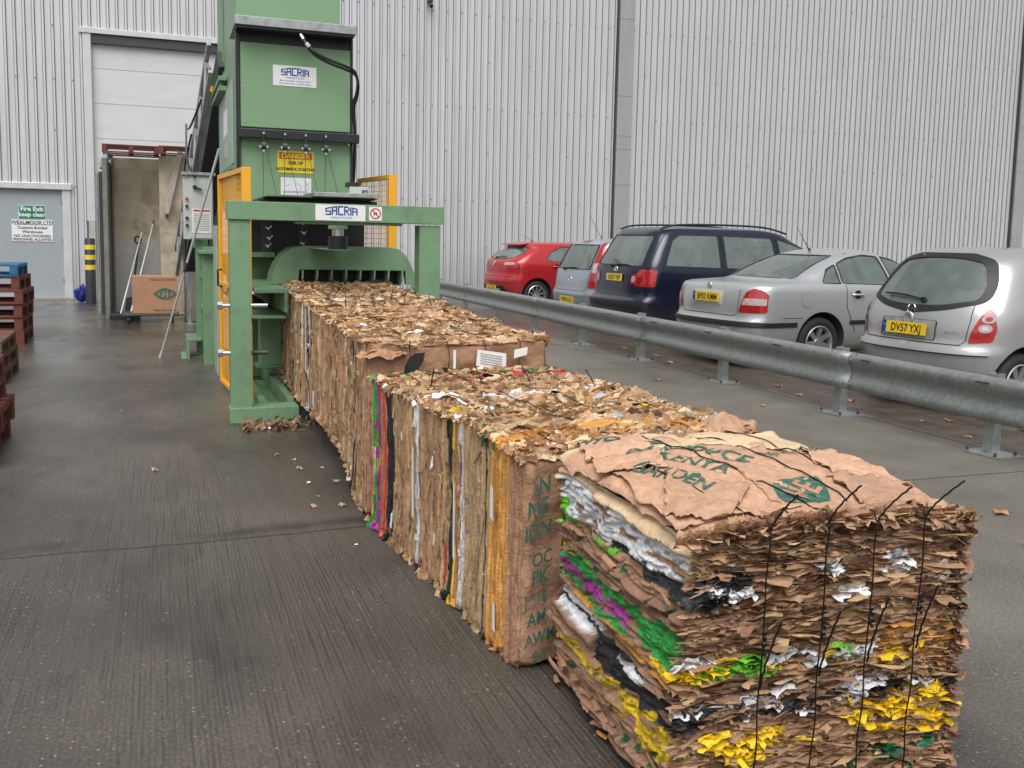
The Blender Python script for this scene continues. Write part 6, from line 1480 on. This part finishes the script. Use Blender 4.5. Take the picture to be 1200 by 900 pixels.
for s in (-1, 1):
    l = patch(bv, [(s * .47, .835), (s * .60, .83), (s * .60, .80), (s * .885, .80), (s * .882, 1.065), (s * .66, 1.065), (s * .62, 1.0), (s * .50, .99)], 'rear', .006, 'tail_light', M['light_red'], t, .02, .03)
    for cy_, m_ in ((.545, 'light_clear'), (.70, 'light_dkred')): patch(bv, [(s * cy_ + .045 * math.cos(a * math.pi / 10), .91 + .05 * math.sin(a * math.pi / 10)) for a in range(20)], 'rear', .009, 'round_lens', M[m_], l, .02, 0)
    for w_ in wins: frame_patch(bv, w_, 'side', .03, .002, 'window_trim', M['trim'], t, s, .04)
    rail = MB().tube(smooth_path([(.50, s * .60, 1.69), (.75, s * .61, 1.755), (1.5, s * .61, 1.775), (2.3, s * .59, 1.755), (2.75, s * .58, 1.66)]), .016, 8).build('roof_rail', M['trim'], t, smooth=True)
    patch(bv, line_poly([(1.41, 1.62), (1.41, .9), (1.38, .45)], .010), 'side', .003, 'door_gap', M['gap'], t, .04, 0, s); patch(bv, line_poly([(2.42, 1.60), (2.42, .9), (2.40, .35)], .010), 'side', .003, 'door_gap', M['gap'], t, .04, 0, s)
    handle(t, bv, 1.6, .93, M['p_navy'], s); patch(bv, line_poly([(s * .70, 1.62), (s * .80, 1.1), (s * .72, 1.08), (s * .68, .78), (s * .60, .66)], .008), 'rear', .003, 'tailgate_gap', M['gap'], t, .02, 0)
patch(bv, [(.95 + .09 * math.cos(a * math.pi / 12), .88 + .09 * math.sin(a * math.pi / 12)) for a in range(24)], 'side', .0025, 'fuel_flap_gap', M['gap'], t, .03, 0); patch(bv, [(.95 + .083 * math.cos(a * math.pi / 12), .88 + .083 * math.sin(a * math.pi / 12)) for a in range(24)], 'side', .0045, 'fuel_flap', M['p_navy'], t, .03, 0)
frame_patch(bv, rg_, 'rear', .045, .003, 'rear_window_surround', M['trim'], t, -1, .06)
patch(bv, [(-.86, .47), (.86, .47), (.86, .56), (-.86, .56)], 'rear', .014, 'bumper_step', M['trim'], t, .03, .02)
plate(t, 'AD07 VEP', .075, 0, .925, .05); badge_ring(t, .115, 0, 1.05, .045, .1, 'vw'); wiper(t, bv, .12, 1.10, -.38, 1.12)
headrests(t, (.62, 1.62, 2.45), (-.5, 0, .5), 1.35, .22); t.scale = (1.15, 1, 1.035)

# ---- pale blue small MPV ----------------------------------------------------
lv = [(.18, .18, 3.7, .74, .4, .6), (.28, .04, 3.8, .80, .4, .7), (.45, .0, 3.86, .838, .4, .8), (.55, .0, 3.87, .845, .4, .8), (.60, .03, 3.86, .847, .4, .8), (.80, .06, 3.7, .847, .35, .8), (.95, .10, 3.3, .84, .33, .8), (1.1, .16, 3.0, .80, .30, .5), (1.3, .26, 2.6, .73, .28, .5), (1.44, .34, 2.3, .665, .28, .45), (1.50, .42, 2.15, .60, .3, .45), (1.535, .65, 1.9, .45, .3, .3), (1.55, .95, 1.6, .2, .1, .1)]
wins = [[(.62, 1.03), (1.45, 1.0), (1.45, 1.42), (.80, 1.40)], [(1.53, 1.0), (2.6, .98), (2.1, 1.38), (1.53, 1.42)]]
rg_ = [(-.585, .99), (.585, .99), (.53, 1.42), (-.53, 1.42)]
cabp = [(.36, .80), (2.8, .80), (2.6, 1.0), (2.1, 1.38), (1.9, 1.46), (.62, 1.46), (.50, 1.38), (.38, 1.1)]
BLU = (7.15, 16.35, 5)
t, bv = car('pale blue small people carrier with tall pillar lights', BLU[:2], BLU[2], M['p_blue'], lv, wins, rg_, (.66, 3.15), .29, .19, 8, (.80, 1.46, cabp, .72, .52), 3.6)
for s in (-1, 1):
    l = patch(bv, [(s * .63, .66), (s * .825, .66), (s * .82, .86), (s * .79, 1.0), (s * .66, 1.46), (s * .575, 1.46), (s * .64, 1.0), (s * .65, .86)], 'rear', .006, 'pillar_light', M['light_red'], t, .025, .03)
    patch(bv, [(s * .665, .93), (s * .79, .93), (s * .75, 1.10), (s * .64, 1.10)], 'rear', .010, 'clear_lens', M['light_clear'], l, .02, .01)
frame_patch(bv, rg_, 'rear', .035, .003, 'rear_window_surround', M['trim'], t, -1, .05)
patch(bv, line_poly([(-.62, .95), (-.60, .66), (-.5, .60), (.5, .60), (.60, .66), (.62, .95)], .008), 'rear', .003, 'tailgate_gap', M['gap'], t, .03, 0)
l = patch(bv, [(-.14, 1.47), (.14, 1.47), (.12, 1.515), (-.12, 1.515)], 'rear', .01, 'brake_light', M['light_red'], t, .02, .01)
plate(t, 'WR04 LUU', -.003, .0, .43, .0, False); badge_ring(t, .065, 0, .80, .05, .1, 'oval'); wiper(t, bv, .30, .98, -.2, 1.0); headrests(t, (.9,), (-.35, .35), 1.2)
aerial(t, (.72, 0, 1.54), (.45, .02, 1.98))

# ---- red hatchback -----------------------------------------------------------
lv = [(.20, .22, 3.85, .74, .5, .6), (.30, .08, 3.98, .82, .5, .7), (.45, .02, 4.03, .85, .5, .8), (.60, .0, 4.04, .86, .5, .8), (.68, .02, 4.03, .862, .5, .8), (.74, .06, 3.95, .862, .48, .8), (.90, .075, 3.7, .86, .46, .8), (1.0, .10, 3.3, .85, .45, .7), (1.08, .17, 3.1, .825, .45, .6), (1.2, .34, 2.85, .77, .42, .5), (1.32, .52, 2.55, .70, .42, .5), (1.385, .54, 2.35, .64, .45, .45), (1.42, .62, 2.2, .56, .5, .45), (1.445, .95, 1.95, .40, .3, .3), (1.455, 1.2, 1.65, .2, .1, .1)]
wins = [[(.95, 1.06), (1.62, 1.01), (1.62, 1.345), (1.35, 1.33), (1.10, 1.22)], [(1.70, 1.01), (2.75, .98), (2.3, 1.26), (1.98, 1.345), (1.70, 1.355)]]
rg_ = [(-.62, 1.12), (-.3, 1.075), (.3, 1.075), (.62, 1.12), (.64, 1.22), (.55, 1.33), (-.55, 1.33), (-.64, 1.22)]
cabp = [(.60, .85), (2.9, .85), (2.75, 1.0), (2.3, 1.27), (2.0, 1.38), (.85, 1.38), (.70, 1.30), (.50, 1.1)]
KIA = (6.95, 20.15, 5)
t, bv = car('red hatchback parked nearest to the press, next to the wall', KIA[:2], KIA[2], M['p_red'], lv, wins, rg_, (.74, 3.3), .31, .215, 10, (.85, 1.38, cabp, .72, .50), 2.7)
for s in (-1, 1):
    l = patch(bv, [(s * .40, 1.005), (s * .44, .90), (s * .55, .855), (s * .838, .86), (s * .825, .99), (s * .76, 1.035), (s * .6, 1.03)], 'rear', .006, 'tail_light', M['light_red'], t, .02, .03)
    patch(bv, [(s * .43, .985), (s * .47, .94), (s * .72, .95), (s * .74, 1.0), (s * .55, 1.01)], 'rear', .010, 'clear_lens', M['light_clear'], l, .02, .01)
    frame_patch(bv, wins[0], 'side', .02, .002, 'window_trim', M['trim'], t, s, .04); handle(t, bv, 1.2, .93, M['p_red'], s)
    patch(bv, line_poly([(1.10, 1.0), (1.13, .75), (1.2, .55)], .008), 'side', .003, 'door_gap', M['gap'], t, .04, 0, s)
frame_patch(bv, rg_, 'rear', .03, .003, 'rear_window_surround', M['trim'], t, -1, .06)
MB().prism([(.47, 1.375), (.48, 1.395), (.75, 1.425), (.75, 1.40), (.53, 1.372)], 'y', -.50, .50).build('roof_spoiler', M['p_red'], t, bevel=.008)
patch(bv, [(-.62, .36), (.62, .36), (.52, .50), (-.52, .50)], 'rear', .006, 'bumper_insert', M['trim'], t, .03, .04); patch(bv, line_poly([(-.84, .70), (.84, .70)], .008), 'rear', .003, 'bumper_gap', M['gap'], t, .03, 0)
plate(t, 'LJ12 OXV', .01, 0, .44, 0, False); badge_ring(t, .075, 0, .97, .05, .1, 'oval'); wiper(t, bv, .05, 1.09, -.35, 1.12); headrests(t, (1.2,), (-.35, .35), 1.15)
aerial(t, (1.02, 0, 1.44), (.78, 0, 1.60))
# ================================================================== LITTER
def leaf_mesh(seed, s, m_, name='fallen_leaf'):
    g = random.Random(seed); n_ = 9; V = [(0, 0, .012)]; 
    for i in range(n_):
        a = 2 * math.pi * i / n_; r = s * (1 if i % 2 else .55) * g.uniform(.75, 1.15); V.append((r * math.cos(a), r * .75 * math.sin(a), g.uniform(.002, .022)))
    me = bpy.data.meshes.new(name); me.from_pydata(V, [], [(0, i + 1, (i + 1) % n_ + 1) for i in range(n_)]); me.materials.append(m_); return me
LM = [leaf_mesh(i, .045, M['leaf']) for i in range(5)]
M['scrap'] = mat('paper_scrap', (.42, .27, .16), .8, noise=.2, nscale=30)
SM_ = [leaf_mesh(20 + i, .03, M['scrap'], 'cardboard_scrap') for i in range(5)]; WM_ = [leaf_mesh(40 + i, .022, M['white'], 'paper_scrap') for i in range(3)]
g = random.Random(5)
lv_pts = [(6.25, 12.2), (6.5, 9.9), (6.3, 8.6), (6.15, 8.05), (6.45, 7.6), (6.2, 7.2), (6.35, 6.55), (6.6, 6.5), (6.2, 5.9), (6.9, 6.0), (6.4, 5.3), (6.25, 4.9), (4.25, 3.6), (4.6, 4.1), (5.4, 7.6), (5.2, 9.3), (6.1, 10.6), (6.3, 11.3), (6.45, 5.0), (7.0, 5.2)]
for i, (x, y) in enumerate(lv_pts):
    o = link('fallen_leaf', LM[i % 5]); o.location = (x, y, .001); o.rotation_euler = (0, 0, g.uniform(0, 6)); o.scale = (g.uniform(.8, 1.6),) * 3
    tag(o, 'small brown fallen leaf lying on the wet ground near the barrier', 'leaf', 'fallen leaves near the barrier')
# heap of torn scraps at the foot of the press frame
V, F, Cc = [], [], []
n_ = 230; gg = np.random.default_rng(9); x = .70 + .22 * gg.normal(0, 1, n_) + .12; y = 7.72 + .07 * gg.normal(0, 1, n_); z = np.abs(gg.normal(0, .022, n_)) + .006
x = np.clip(x, .62, 1.25); y = np.clip(y, 7.5, 7.93)
col = np.zeros((n_, 4)); col[:, :3] = KRAFT[gg.integers(0, 8, n_)] * gg.uniform(.4, .95, (n_, 1)); wn = gg.random(n_) < .06; col[wn] = rgba('white')
V, F, Cc = flakes(np.stack([x, y, z], 1), np.stack([gg.normal(0, .8, n_), gg.normal(0, .8, n_), .6 * np.ones(n_)], 1), gg.normal(0, 1, (n_, 3)), np.stack([.02 + .05 * gg.random(n_), .02 + .03 * gg.random(n_)], 1), gg.normal(0, 1.2, n_), col, 3)
V[:, 2] = np.maximum(V[:, 2], .003)
o = mesh_np('cardboard_scraps', V, F, Cc, M['bale'], None); tag(o, 'small heap of torn cardboard scraps at the foot of the green frame', 'scraps', kind='stuff')
pts = [(g.uniform(.75, 1.05), g.uniform(5.2, 7.4)) for _ in range(9)] + [(g.uniform(.9, 1.15), g.uniform(3.2, 5.0)) for _ in range(3)] + [(g.uniform(-.6, .9), g.uniform(3.0, 9.0)) for _ in range(4)]
for i, (x, y) in enumerate(pts):
    white = i % 6 == 5; o = link('paper_scrap' if white else 'cardboard_scrap', WM_[i % 3] if white else SM_[i % 5]); o.location = (x, y, .001); o.rotation_euler = (0, 0, g.uniform(0, 6)); o.scale = (g.uniform(.5, 1.1),) * 3
    tag(o, 'tiny white paper scrap lying on the concrete beside the bales' if white else 'tiny brown cardboard scrap lying on the concrete beside the bales', 'scrap', 'white scraps beside the bales' if white else 'brown scraps beside the bales')
